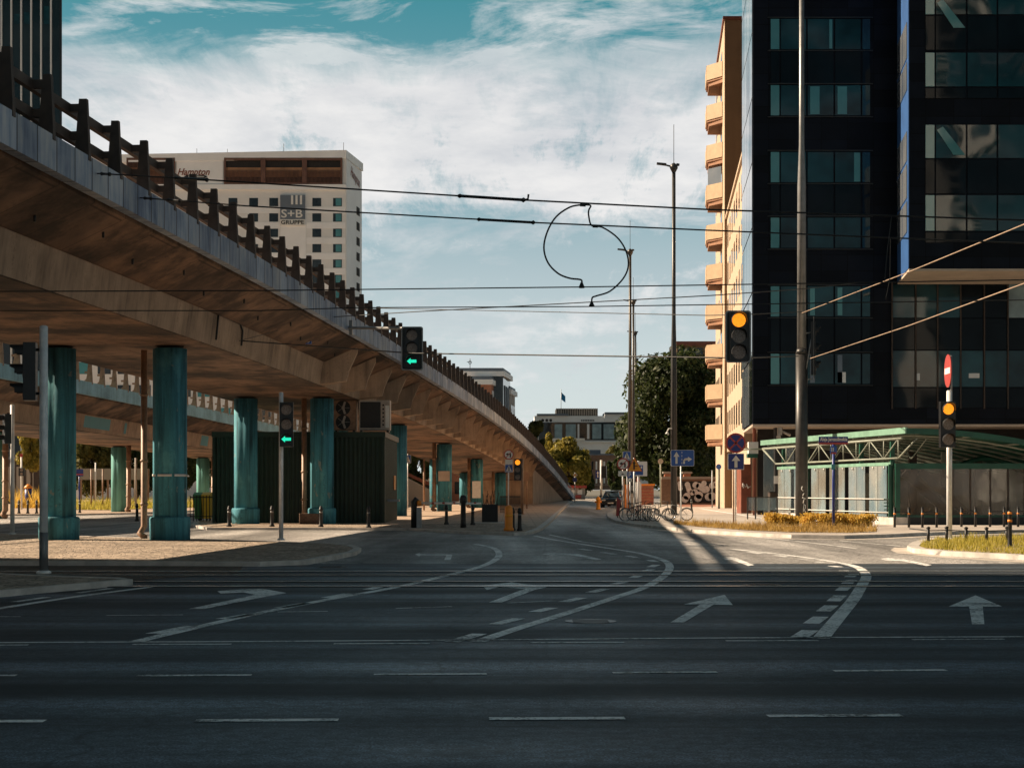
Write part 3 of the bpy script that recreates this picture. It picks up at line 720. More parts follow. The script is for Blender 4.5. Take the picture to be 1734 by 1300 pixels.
# air conditioners on the shed roof
def ac(px0, px1, D, z1, label, fans):
    x0, x1 = W(px0,0,D)[0], W(px1,0,D)[0]
    t = thing('air_conditioner', ((x0+x1)/2, D, sz), label, 'air conditioner')
    m = MB(); m.box(x0,x1,D-.35,D+.5,sz+.1,z1); m.build('casing', M['metal_box'] if not fans else M['pipe'], t)
    m = MB(); m.box(x0+.05,x0+.15,D-.3,D+.4,sz,sz+.1); m.box(x1-.15,x1-.05,D-.3,D+.4,sz,sz+.1); m.build('foot', M['black'], t)
    if fans:
        for zc in (sz+.1+(z1-sz-.1)*.27, sz+.1+(z1-sz-.1)*.75):
            m = MB(); m.disc((x0+.42,D-.352,zc), .34, (0,-1,0), 20, .01); f = m.build('fan_opening', M['black'], t)
            m = MB()
            for k in range(5):
                a = 2*PI*k/5; m.bar((x0+.42,D-.375,zc),(x0+.42+.3*math.cos(a),D-.375,zc+.3*math.sin(a)),.1,.012)
            m.disc((x0+.42,D-.37,zc),.07,(0,-1,0),12,.03); m.build('fan', M['metal_box'], f)
    else:
        m = MB(); m.box(x0+.06,x1-.42,D-.37,D-.355,sz+.2,z1-.08); m.build('grille', M['black'], t)
        m = MB()
        for k in range(6): m.lathe([(.045,0),(.045,.02)], (0,0,0), 8) if False else m.box(x1-.34,x1-.26,D-.37,D-.356,sz+.3+k*.18,sz+.38+k*.18)
        m.build('button', M['black'], t)
        m = MB(); m.box(x1-.2,x1-.03,D-.42,D-.352,sz+.2,z1-.25); m.build('panel', M['white'], t)
ac(567, 604, 76.6, 5.72, 'tan air conditioner with two stacked fans on the shed roof', True)
ac(609, 661, 76.4, 5.72, 'boxy metal air conditioner with dark grille at the corner of the shed roof', False)
# ================================================================== BUILDINGS
# ---- hotel beyond the viaduct
HF = lambda px: 320+(586-px)*.011                   # depth of its front along the picture
def hw(px, py, off=0.):
    D = HF(px); x, y, z = W(px, py, D); return Vector((x, y-off, z))
def hquad(mb, px0, px1, py0, py1, off, th=.3, mat=0):
    a, b, c, d = hw(px0,py1,off), hw(px1,py1,off), hw(px1,py0,off), hw(px0,py0,off)
    mb.prism([a,b,c,d], (0,th,0), mat)
zr = H+(HY-257)*320/F
c0, c1, c2 = Vector(hw(130,0)[:2]), Vector(hw(586,0)[:2]), Vector(W(612,0,333)[:2]); c3 = c0+(c2-c1)
HT = thing('hotel', ((c0.x+c2.x)/2, 326, 0), 'tall cream hotel with a slatted roof terrace and lettered signs behind the viaduct', 'hotel')
m = MB(); m.slab([c0[:],c1[:],c2[:],c3[:]], 0, zr-.01); m.build('wall', M['hotel'], HT)
m = MB(); e = .35; m.slab([(c0.x-e,c0.y-e),(c1.x+e*.2,c1.y-e),(c2.x+e,c2.y),(c3.x,c3.y)], zr-1.3, zr+.25); m.build('roof', M['hotel_white'], HT)
m = MB(); hquad(m, 130, 586, 313, 322, .45, .45); m.build('cornice', M['hotel_white'], HT)
# side cladding
def hs(t, z, off=.0): p = c1+(c2-c1)*t; n = Vector(((c2-c1).y, -(c2-c1).x)).normalized(); q = p+n*off; return Vector((q.x,q.y,z))
def zpy(py, D): return H+(HY-py)*D/F
m = MB(); m.prism([hs(.0,0,.03),hs(1,0,.03),hs(1,zr-1.4,.03),hs(.0,zr-1.4,.03)], (.05,.01,0)); m.build('side_cladding', M['hotel_white'], HT)
m = MB(); hquad(m, 300, 378, 270, 312, .25, .25); m.build('sign_wall', M['hotel_white'], HT)
for a, b in ((215,297),(380,580)):
    m = MB(); hquad(m, a, b, 268, 312, .02, .02); m.build('terrace_recess', M['void'], HT)
    m = MB(); hquad(m, a+2, b-2, 284, 300, .06, .03); m.build('terrace_wall', M['terrace_ochre'], HT)
    m = MB()
    k = a
    while k < b-1: hquad(m, k, k+.9, 289 if a > 300 else 275, 311, .4, .15); k += 2.2
    hquad(m, a, b, 268, 272, .4, .3); hquad(m, a, b, 310, 312.5, .4, .3)
    hquad(m, a, a+3, 268, 312, .45, .3); hquad(m, b-3, b, 268, 312, .45, .3)
    if a > 300:
        for q in (442, 512): hquad(m, q, q+8, 268, 312, .48, .3)
    m.build('slatted_screen', M['slat'], HT)
m = MB(); o, u, v = hw(301,301,.28), hw(356,301,.28)-hw(301,301,.28), Vector((0,0,1.75)); m.text('hotel', o, u, v, .05); m.build('sign_lettering', M['redbrown'], HT)
m = MB(); pc = [hw(px,py,.3) for px, py in ((312,300),(316,297),(346,297),(352,299.5),(346,303),(316,303))]; m.prism(pc, (0,.06,0)); lz = m.build('sign_lozenge', M['black'], HT)
m = MB(); m.text('hotel2', hw(320,302,.31), hw(346,302,.31)-hw(320,302,.31), Vector((0,0,.45)), .02); m.build('sign_lettering_small', M['white'], lz)
o = hs(.25, zpy(305,325), .12); m = MB(); m.text('hotel', o, hs(.85, zpy(305,325), .12)-o+Vector((0,0,-1.2)), Vector((0,0,2.6)), .03); m.build('side_lettering', M['redbrown'], HT)
rows = [(335.5+26*i, 349.5+26*i) for i in range(9)]
for i, (ya, yb) in enumerate(rows):
    if i < 8:
        m = MB(); hquad(m, 385, 474, yb+1, yb+11.5, .08, .08); hquad(m, 519, 585, yb+1, yb+11.5, .08, .08); m.build('spandrel_band', M['hotel_white'], HT)
    for xa, xb in ((352,367),(387,402),(422,437),(456,471),(529,544),(564,579)):
        if xa < 475 and i > (xa-300)/26+1: continue
        m = MB(); hquad(m, xa, xb, ya, yb, .06, .06); w = m.build('window', M['window_dark'], HT)
        m = MB(); hquad(m, xa+1.5, xa+(xb-xa)*.45, ya+1, yb-1, .1, .04) if xa < 564 else hquad(m, xa+4.5, xb-1, ya+1, yb-1, .1, .04)
        m.build('pane', M['glass_blind'] if xa >= 564 else M['window_dark'], w)
    z0, z1 = zpy(yb+9, 325), zpy(ya+9, 325)
    m = MB(); m.prism([hs(.64,z0,.1),hs(.84,z0,.1),hs(.84,z1,.1),hs(.64,z1,.1)], (.04,0,0)); m.build('side_window', M['void'], HT)
m = MB(); hquad(m, 475, 518, 330, 500, .12, .12); m.build('blank_panel', M['hotel_white'], HT)
BS = MB(); hquad(BS, 475, 517, 331, 372, .5, .36); bs = BS.build('sign_panel', M['grey_panel'], HT)
m = MB(); hquad(m, 475, 517, 372.2, 382.5, .5, .36); bw = m.build('sign_panel_white', M['white'], HT)
m = MB()
for q in (493.5, 501, 508.5): hquad(m, q, q+3.6, 331.5, 347, .58, .06)
m.build('sign_emblem', M['white'], bs)
m = MB(); o = hw(477,369.5,.53); m.text('group', o, hw(513,369.5,.53)-o, Vector((0,0,1.6)), .05); m.build('sign_lettering', M['white'], bs)
m = MB(); o = hw(476.5,380.6,.53); m.text('gruppe', o, hw(515.5,380.6,.53)-o, Vector((0,0,.78)), .05); m.build('sign_lettering', M['black'], bw)
m = MB()
for px, h in ((330,1.6),(382,1.4),(478,2.2),(580,2.2)): p = hw(px,257,-2); m.tube([(p.x,p.y,zr),(p.x,p.y,zr+h)], .05, 5)
m.build('antenna', M['mast'], HT)
# ---- dark tower at the left
D = 380; tx1 = W(105,0,D)[0]; tx0 = tx1-46; th = 150
TW = thing('office_tower', ((tx0+tx1)/2, D, 0), 'black glass tower with thin white vertical fins in the upper left corner', 'tower')
m = MB(); m.slab([(tx0,D),(tx1,D),(W(104.5,0,D+40)[0],D+40),(tx0-8,D+40)],0,th); m.build('wall', M['tower_glass'], TW)
k = 0; x = tx1-.35
while x > tx0:
    m = MB(); m.box(x-.18,x+.18,D-.45,D-.01,0,th) if k else m.box(x-.1,x+.34,D-.3,D-.01,0,th)
    m.build('fin', M['tower_fin'] if k else M['mullion'], TW); x -= 2.28 if k else 2.1; k += 1
for i in range(6):
    z = 78+i*7.6
    for q in range(12):
        if R.random() < .35: xx = tx1-2.3-2.28*q; m = MB(); m.box(xx-1.85,xx-.2,D-.06,D-.01,z,z+2.2+2*R.random()); m.build('window', M['glass_teal'], TW)
# ---- pale office block behind the far viaduct
D = 240; a, b = W(120,0,D)[0], W(480,0,D)[0]; zt_ = zpy(596, D)
PB = thing('pale_office_block', ((a+b)/2, D, 0), 'pale block with teal panels glimpsed above the far viaduct parapet', 'building')
m = MB(); m.box(a,b,D,D+16,0,zt_); m.build('wall', M['pale_block'], PB)
m = MB(); m.box(a-.3,b+.3,D-.3,D+16,zt_,zt_+.6); m.build('roof', M['grey_panel'], PB)
for fl in range(5):
    z = zt_-3.2-fl*3.3
    for k in range(11):
        xx = a+1+k*2.9
        if xx > b-2: break
        m = MB(); m.box(xx,xx+1.9,D-.06,D-.01,z,z+1.7); m.build('window', M['teal_block'] if (k*7+fl*3)%5 < 2 else M['window_dark'], PB)
# ---- apartment block with white eaves just above the ramp railing
D = 300
def aw(px, py, off=0): x, y, z = W(px, py, D); return Vector((x, y-off, z))
AB = thing('apartment_block', (W(830,0,D)[0], D, 0), 'dark brick apartment block with white eaves rising behind the ramp railing', 'apartment block')
def blk(x0, x1, x2, d2, ytop, mf, wallname):
    A, B = Vector(W(x0,0,D)[:2]), Vector(W(x1,0,D)[:2]); C = Vector(W(x2,0,D+d2)[:2]); E = A+(C-B); z = zpy(ytop, D)
    m = MB(); m.slab([A[:],B[:],C[:],E[:]], 0, z); m.build(wallname, mf, AB)
    g2 = .5; m = MB(); m.slab([(A.x,A.y-g2),(B.x+.3,B.y-g2),(C.x+g2,C.y),(E.x,E.y)], z, z+.9); m.build('eaves', M['hotel_white'], AB)
    m = MB(); m.slab([(A.x,A.y-g2*.3),(B.x,B.y-g2*.3),(C.x+.1,C.y),(E.x,E.y)], z+.9, z+1.5); m.build('roof', M['grey_panel'], AB)
    return B, C, z
B, C, z = blk(770, 852, 864, 14, 637, M['window_dark'], 'tower_wall')
for t0 in (.15,.4,.65):
    p, q = B+(C-B)*t0, B+(C-B)*(t0+.12); m = MB(); m.prism([(p.x+.04,p.y,z-18),(q.x+.04,q.y,z-18),(q.x+.04,q.y,z-1.5),(p.x+.04,p.y,z-1.5)], (.08,0,0)); m.build('window_strip', M['grey_panel'], AB)
D = 296
B, C, z = blk(800, 831.5, 846, 14, 651, M['brick_red'], 'brick_wall')
for i in range(3):
    for t0 in (.08,.32,.56,.8):
        p, q = B+(C-B)*t0, B+(C-B)*(t0+.17); zz = z-2.6-i*3; m = MB(); m.prism([(p.x+.04,p.y,zz),(q.x+.04,q.y,zz),(q.x+.04,q.y,zz+1.6),(p.x+.04,p.y,zz+1.6)], (.08,0,0)); m.build('window', M['pale_block'], AB)
D = 312
B, C, z = blk(858, 863.5, 872, 10, 667, M['hotel_band'], 'side_wall')
for t0 in (.1,.32,.54,.76):
    p, q = B+(C-B)*t0, B+(C-B)*(t0+.13); m = MB(); m.prism([(p.x+.04,p.y,z-5.6),(q.x+.04,q.y,z-5.6),(q.x+.04,q.y,z-2),(p.x+.04,p.y,z-2)], (.08,0,0)); m.build('window_strip', M['window_dark'], AB)
D = 300; m = MB(); x0, x1 = W(768,0,D)[0], W(800,0,D)[0]; m.box(x0,x1,D+3,D+9,zpy(650,D),zpy(621,D)); m.build('lift_house', M['grey_panel'], AB)
x = W(795,0,D)[0]; zb = zpy(621,D); m = MB(); m.tube([(x,D+4,zb),(x,D+4,zb+1.8)], .06, 5); m.disc((x,D+4,zb+1.1), .32, (0,-1,0), 12, .05, r0=.22); m.bar((x-.6,D+4,zb+1.2),(x+.3,D+4,zb+1.2),.08,.08); m.build('antenna', M['mast'], AB)
# ---- pale hotel-like building with flag at the end of the street
D = 430
def fq(mb, x0, x1, y0, y1, off, th): a0 = W(x0,y1,D); a1 = W(x1,y0,D); mb.box(a0[0],a1[0],D-off,D-off+th,a0[2],a1[2])
FB = thing('far_glass_building', (W(975,0,D)[0], D, 0), 'pale grey-white building with tall windows and slatted penthouse at the end of the street', 'building')
m = MB(); fq(m, 905, 1110, 704, 828, 0, 20); m.build('wall', M['pale_block'], FB)
m = MB(); fq(m, 909, 962, 700.5, 703.5, .8, 12); fq(m, 1024, 1110, 698, 701.5, .8, 12); m.build('roof', M['grey_panel'], FB)
m = MB(); fq(m, 1024, 1110, 701.5, 714, .3, 8); m.build('corner_block', M['pale_block'], FB)
m = MB(); fq(m, 942, 1013, 691, 704, -2, 10); ph = m.build('penthouse', M['void'], FB)
m = MB()
for k in range(24): fq(m, 942+k*3, 943.3+k*3, 690.5, 704, -1.7, .3)
m.build('slat', M['hotel_band'], ph)
m = MB(); fq(m, 912, 1110, 715, 745, .15, .14); m.build('window_band', M['window_dark'], FB)
for a, b in ((939,952),(958,975),(978,981),(994,998),(1003,1018),(1022,1040)):
    m = MB(); fq(m, a, b, 718, 743, .3, .13); m.build('tall_window', M['pale_block'] if b-a < 6 else M['far_glass'], FB)
for a in (919,926,932.5):
    m = MB(); m.disc((W(a,0,D)[0], D-.05, zpy(711.5,D)), .38, (0,-1,0), 12, .04); m.build('porthole', M['black'], FB)
m = MB()
for k in range(8): fq(m, 984+k*2.9, 985.9+k*2.9, 710.5, 713, .1, .09)
m.build('roof_lettering', M['black'], FB)
m = MB(); fq(m, 985, 1050, 747, 750, .6, .5); fq(m, 930, 990, 742, 746, .6, .5); m.build('balcony', M['white'], FB)
x = W(950.5,0,D)[0]; FL = thing('flag', (x, D+2, zpy(704,D)), 'blue flag on a thin pole on the far roof', 'flag')
m = MB(); m.tube([(x,D+2,zpy(704,D)),(x,D+2,zpy(658,D))], .07, 6); m.build('pole', M['steel_dull'], FL)
m = MB(); vs = []; nx = 8
for i in range(nx+1):
    t = i/nx
    for s_ in (0,1): vs.append((x+.07+t*1.05, D+2+.18*math.sin(t*5), zpy(663,D)-t*1.1-s_*(1.9-.25*t)))
m.add(vs, [(2*i,2*i+1,2*i+3,2*i+2) for i in range(nx)], True); m.add([(a,b+.02,c) for a,b,c in vs], [(2*i,2*i+2,2*i+3,2*i+1) for i in range(nx)], True); m.build('cloth', M['flag'], FL)
# ---- brick house in the centre
D = 300
BH = thing('brick_house', (W(1020,0,D)[0], D, 0), 'brown brick house with pale narrow windows behind the parked cars', 'house')
m = MB(); fq(m, 996, 1043, 770, 829, 0, 12); m.build('wall', M['brick'], BH)
m = MB(); fq(m, 995, 1044, 768, 770.5, .3, 12); fq(m, 999, 1018, 761, 768, -2, 5); m.build('roof', M['grey_panel'], BH)
for k in range(6):
    for (ya, yb) in ((781,795),(804,818)):
        m = MB(); fq(m, 1002+k*6.6, 1004.8+k*6.6, ya, yb, .05, .045); m.build('window', M['white'] if k else M['window_dark'], BH)
m = MB(); fq(m, 1001, 1042, 820, 821, .1, .09); m.build('sill_band', M['hotel_band'], BH)
# ---- kiosk with a red awning far left of the street end
D = 262
KI = thing('kiosk', (W(972,0,D)[0], D, 0), 'small kiosk with a red awning at the ramp foot', 'kiosk')
m = MB(); fq(m, 964, 991, 824, 846, 0, 3); m.build('wall', M['hotel_band'], KI)
m = MB(); fq(m, 962, 993, 821.5, 826, .9, 3.5); m.build('awning', M['red'], KI)
m = MB(); fq(m, 968, 974, 829, 840, .06, .05); fq(m, 978, 986, 829, 837, .06, .05); m.build('window', M['white'], KI)
m = MB(); fq(m, 974, 984, 838, 844, .5, .4); m.build('counter', M['red'], KI)
# ---- brown block behind the big tree
D = 330; BB = thing('flat_roof_block', (W(1168,0,D)[0], D, 0), 'brown flat-roofed block peeping over the big tree', 'building')
m = MB(); fq(m, 1146, 1215, 585, 828, 0, 15); m.build('wall', M['beige_dark'], BB)
m = MB(); fq(m, 1145, 1216, 578, 585, .4, 15); m.build('roof', M['redbrown'], BB)
m = MB(); fq(m, 1148, 1190, 589, 601, .08, .07); m.build('window_band', M['window_dark'], BB)
# ---- beige building with balconies
fx = lambda y: 5.5+.087*y                            # its street front
BG = thing('balcony_building', (fx(125)+4, 125, 0), 'tall beige apartment building with a stack of ochre balconies beside the dark glass block', 'apartment building')
zt_ = 39.2; y0, y1 = 132.5, 152
m = MB(); m.slab([(fx(y0),y0),(fx(y0)+14,y0+.0),(fx(y1)+14,y1),(fx(y1),y1)], 0, zt_); m.build('tall_wall', M['beige'], BG)
m = MB(); m.box(fx(y0)+.02, fx(y0)+14, y0-.08, y0-.005, 0, zt_-.05); m.build('end_wall', M['beige_dark'], BG)  # shade on the camera-facing end put into a darker brown layer
m = MB(); m.slab([(fx(y0)-.15,y0-.2),(fx(y0)+14,y0-.2),(fx(y1)+14,y1),(fx(y1)-.15,y1)], zt_, zt_+.25); m.build('roof', M['redbrown'], BG)
yl0, yl1 = 107, 132.4; zl = 23.2
m = MB(); m.slab([(fx(yl0)+.2,yl0),(fx(yl0)+14,yl0),(fx(yl1)+14,yl1),(fx(yl1)+.2,yl1)], 4.6, zl); m.build('lower_wall', M['beige'], BG)
m = MB(); m.slab([(fx(yl0)+.05,yl0-.1),(fx(yl0)+14,yl0-.1),(fx(yl1)+14,yl1),(fx(yl1)+.05,yl1)], zl, zl+.25); m.build('lower_roof', M['beige'], BG)
m = MB(); m.slab([(fx(yl0)+.6,yl0),(fx(yl0)+13,yl0),(fx(yl1)+13,yl1),(fx(yl1)+.6,yl1)], 0, 4.6); m.build('ground_floor_wall', M['beige'], BG)
nv = Vector((-1,.087,0)).normalized()
for fl in range(6):
    for k in range(7):
        ya = yl0+1.8+k*3.5; z = 6+fl*2.95; m = MB(); xx = fx(ya)+.2
        m.prism([(xx,ya,z),(xx+.087*1.3,ya+1.3,z),(xx+.087*1.3,ya+1.3,z+1.7),(xx,ya,z+1.7)], nv*.03); m.build('window', M['window_dark'], BG)
for fl in range(10):
    zc = H+(HY-(121.5+69.3*fl))*134/F                # underside of each balcony box
    ya = 136.1; yb = 137.6; d = 1.22; yc = 141
    P = [(fx(ya),ya),(fx(yb)-d,yb),(fx(yc)-d,yc),(fx(yc),yc)]
    m = MB(); m.slab(P, zc, zc+.16); b = m.build('balcony', M['balcony_slab'], BG)
    m = MB(); m.slab([(fx(ya)+.02,ya+.06),(fx(yb)-d*.9,yb+.06),(fx(yc)-d*.9,yc-.02),(fx(yc)+.02,yc)], zc-.32, zc); m.build('slab_edge', M['balcony_slab'], b)
    e = .07
    for (p, q) in ((P[0],P[1]),(P[1],P[2])):
        m = MB(); pv, qv = Vector(p+(0,)), Vector(q+(0,)); dn = (qv-pv).normalized(); nn = Vector((dn.y,-dn.x,0))
        m.prism([pv+Vector((0,0,zc+.16)),qv+Vector((0,0,zc+.16)),qv+Vector((0,0,zc+1.38)),pv+Vector((0,0,zc+1.38))], -nn*e); m.build('balcony_panel', M['balcony'], b)
    xx = fx(136); m = MB(); m.prism([(fx(137)-.0,137,zc+.2),(fx(140),140,zc+.2),(fx(140),140,zc+2.4),(fx(137),137,zc+2.4)], nv*.03); m.build('balcony_door', M['window_dark'], BG)
    for k in range(3):
        ya2 = 143+k*2.9; m = MB(); xx = fx(ya2)
        m.prism([(xx,ya2,zc+.9),(xx+.12,ya2+1.4,zc+.9),(xx+.12,ya2+1.4,zc+2.4),(xx,ya2,zc+2.4)], nv*.03); m.build('window', M['window_dark'], BG)
    if fl in (3,):
        m = MB(); m.prism([(P[0][0]-.1,P[0][1]+.2,zc+1.4),(P[1][0]+.05,P[1][1],zc+1.4),(P[1][0]+.05,P[1][1],zc+2.75),(P[0][0]-.1,P[0][1]+.2,zc+2.75)], (0,.03,0)); m.build('balcony_glazing', M['glass_blue'], BG)
for k in range(8):
    ya = 108+k*3; m = MB(); xx = fx(ya)+.6; m.prism([(xx,ya,.3),(xx+.1,ya+1.3,.3),(xx+.1,ya+1.3,3.2),(xx,ya,3.2)], nv*.03); m.build('shop_window', M['redbrown'] if k < 3 else M['window_dark'], BG)
# ---- dark glass office block on the right
D0 = 95.
def rx(px): return (px-CX)/F*D0
def rz(py): return H+(HY-py)*D0/F
xL = rx(1275); zb = rz(718); ztop = 52
lx = lambda y: xL+.087*(y-D0)
DB = thing('dark_office_block', (xL+16, D0+6, 0), 'near-black office block with teal windows and an overhanging upper floor on the right', 'office block')
m = MB(); m.slab([(xL,D0),(xL+40,D0),(xL+40,D0+26),(lx(107)+.6,107.6),(lx(107),106.4)], zb, ztop); m.build('upper_wall', M['navy'], DB)
m = MB(); m.slab([(xL-.03,D0-.03),(xL+40,D0-.03),(xL+40,D0+26),(lx(107)+.6,107.7),(lx(107)-.03,106.4)], zb-.14, zb-.005); m.build('soffit', M['soffit_beige'], DB)
m = MB(); m.slab([(rx(1300),D0+4),(xL+40,D0+4),(xL+40,D0+26),(rx(1300)+1.5,D0+11)], 0, zb-.15); m.build('ground_floor_core', M['void'], DB)
# left side glass face
sn = Vector((-1,.087,0)).normalized()
k = 0; y = D0+.35
while y < 106:
    z = zb+.1
    while z < 45:
        hh = 3.75 if z > zb+1 else 3.75
        m = MB(); yb = min(y+2.7, 106.3); m.prism([(lx(y),y,z),(lx(yb),yb,z),(lx(yb),yb,z+hh-.12),(lx(y),y,z+hh-.12)], sn*.04); m.build('side_pane', M['glass_blue'] if (k+int(z))%5 else M['glass_black'], DB); z += hh
    y += 2.8; k += 1
def pane(px0, px1, py0, py1, mt, off=.05, name='window', par=None, D=None):
    D = D or D0; a0 = W(px0,py1,D); a1 = W(px1,py0,D); m = MB(); m.box(a0[0],a1[0],D-off,D-.004,a0[2],a1[2])
    return m.build(name, M[mt], par or DB)
for i, py in enumerate((32,144,257,368,484,598)):
    for j, (a, b) in enumerate(((1305,1319.5),(1322,1364.5),(1367.5,1411),(1414,1457),(1460,1473))):
        mt = 'glass_blind' if j == 0 else 'glass_teal'
        w = pane(a, b, py+1, py+52, mt)
        if j == 3 and i in (0,2): pane(1446 if i else 1404, 1456 if i else 1409, py+2, py+51, 'glass_blind', .06, 'blind', w)
        if j in (2,3) and i in (1,4,5): pane(a+4, a+12+8*(i==1), py+3, py+50, 'glass_blind' if i != 5 else 'glass_blue', .06, 'blind', w)
        if i == 5 and j == 3: pane(1418, 1432, py+32, py+50, 'pale_block', .06, 'desk_item', w)
        if i in (0,2,4): pane(a, b, py+54, py+111, 'glass_black', .05, 'spandrel_pane')
for py in (30,86,142,198,255,311,366,422,482,538,596,652):
    m = MB(); a0 = W(1300,py+1.2,D0); a1 = W(1478,py-.4,D0); m.box(a0[0],a1[0],D0-.09,D0-.004,a0[2],a1[2]); m.build('transom', M['mullion'], DB)
# overhanging upper volume
D1 = 89.1; ox = (1540-CX)/F*D1; oz = H+(HY-455)*D1/F
ob = 22.15
m = MB(); m.slab([(ox,D1),(xL+40,D1),(xL+40,D0-.1),(ob,D0-.1)], oz, ztop); ov = m.build('overhang_wall', M['navy'], DB)
m = MB(); m.slab([(ox-.02,D1-.02),(xL+40,D1-.02),(xL+40,D0-.1),(ob-.02,D0-.1)], oz-.12, oz-.004); m.build('overhang_soffit', M['soffit_beige'], DB)
m = MB(); m.slab([(ox-.05,D1+.02),(ox-.004,D1+.02),(ob-.004,D0-.12),(ob-.05,D0-.12)], oz+.02, ztop); m.build('blue_side_panel', M['navyblue'], DB)
for (ya, yb) in ((46,112),(112,165),(228,283),(283,345),(345,402)):
    for (da, db) in ((.6,2.6),(2.8,5.4)):
        z0, z1 = H+(HY-yb)*91/F, H+(HY-ya)*91/F; xs0, xs1 = [ox+(ob-ox)*q/5.8 for q in (da, db)]; m = MB(); m.slab([(xs0-.09,D1+da),(xs0-.052,D1+da),(xs1-.052,D1+db),(xs1-.09,D1+db)], z0+.1, z1-.1); m.build('side_window', M['glass_blue'], DB)
for i, (ya, yb) in enumerate(((-40,25),(90,147),(212,268),(331,391))):
    for j, (a, b) in enumerate(((1567,1582),(1584.5,1635),(1638,1687),(1690,1739),(1742,1790))):
        pane(a, b, ya, yb, 'glass_blind' if j == 0 else 'glass_mirror', .05, 'overhang_window', DB, D1)
        if j < 4: pane(a, b, yb+3, yb+(60 if i in (0,2) else 20), 'glass_black', .05, 'overhang_spandrel', DB, D1)
for ya in (0, 215):
    a0, b0, c0_, d0 = [W(px,py,D1) for px, py in ((1586,ya+6),(1596,ya),(1634,ya+48),(1614,ya+48))]
    m = MB(); m.prism([(p[0],D1-.06,p[2]) for p in (a0,d0,c0_,b0)], (0,-.02,0)); m.build('stair_stringer', M['glass_blind'], DB)
# lower right curtain wall
for j, a in enumerate((1512,1552,1589,1628,1668,1708,1748,1788)):
    for (ya, yb) in ((482,538),(540,592),(594,655),(657,690)):
        mt = 'far_glass' if (a == 1708 and yb < 580) else ('glass_teal' if ya == 594 or (j < 3 and ya == 482) else 'glass_black')
        w = pane(a, a+36, ya, yb, mt, .06, 'curtain_pane')
        if a in (1628,) and ya == 594: pane(a+12, a+30, ya+38, ya+46, 'pale_block', .07, 'desk_item', w)
        if a == 1552 and ya == 594: pane(a, a+5, ya+38, ya+50, 'pale_block', .07, 'desk_item', w)
    m = MB(); a0 = W(a-3,692,D0); a1 = W(a-1,478,D0); m.box(a0[0],a1[0],D0-.14,D0-.004,a0[2],a1[2]); m.build('mullion', M['railbrown'], DB)
# lobby under the overhang
for (a, b, mt) in ((1284,1300,'glass_teal'),(1303,1322,'pale_block'),(1324,1345,'soffit_beige'),(1347,1372,'glass_teal'),(1374,1400,'glass_black')):
    pass
for k, px in enumerate((1277,1284,1291)):
    m = MB(); x = W(px,0,97)[0]; m.box(x-.06,x+.06,97+k*1.4,97.12+k*1.4,0,zb-.14); m.build('lobby_mullion', M['redbrown'], DB)
x = W(1318,0,96.5)[0]; m = MB(); m.box(x-.22,x+.22,96.3,96.9,0,zb-.14); m.build('lobby_column', M['black'], DB)
m = MB(); x0, x1 = W(1293,0,98.6)[0], W(1345,0,98.6)[0]; m.box(x0,x1,98.6,98.65,.1,zb-1.2); m.build('lobby_glass', M['shelter_glass'], DB)
m = MB(); m.box(W(1311,0,96.2)[0],W(1322,0,96.2)[0],96.24,96.28,1.95,2.4); m.build('notice', M['white'], DB)
x = W(1320,0,95.2)[0]; m = MB(); m.box(x-.12,x+.12,95.0,95.3,zb-.62,zb-.2); m.tube([(x+.1,95.1,zb-.4),(x+.6,95,zb-.65)], .07, 8); m.disc((x-.1,94.95,zb-.75),.13,(0,-1,0),14,.08); m.build('security_camera', M['metal_box'], DB)
# red-brown graffiti-marked pier at the building corner
m = MB(); x0, x1 = W(1255,0,104)[0], W(1272,0,104)[0]; m.box(x0,x1,104,106,0,3.2); pr = m.build('corner_pier', M['redbrown'], DB)
m = MB()
for pts in (((1257,823),(1260,820),(1262,824),(1265,822),(1268,825),(1271,823)),((1258,818),(1259,826)),((1264,819),(1267,827))):
    m.tube([Vector(W(a,b,103.95)) for a, b in pts], .035, 5)
m.build('graffiti_tag', M['graf_grey'], pr)
# ---- unseen pale tower added behind the crossing to put reflections in the dark block's windows
RT = thing('added_reflection_tower', (66, -76, 0), 'slender pale tower added out of view behind the crossing to reflect in the dark block', 'tower')
m = MB(); m.box(64.5,68,-84,-70,0,118); m.build('wall', M['hotel_white'], RT)
for fl in range(28):
    m = MB(); m.box(65,67.5,-69.98,-69.9,4+fl*4,6+fl*4); m.build('window_band', M['window_dark'], RT)
# ---- unseen block to the left whose shadow lies over the crossing
SB = thing('corner_office_block', (-76, 10, 0), 'tall grey office block left of the crossing outside the picture', 'office block')
m = MB(); m.box(-92,-60,-60,50.2,0,78); m.build('wall', M['pale_block'], SB)
for fl in range(20):
    m = MB(); m.box(-59.97,-59.9,-58,49,3+fl*3.7,4.9+fl*3.7); m.build('window_band', M['window_dark'], SB)
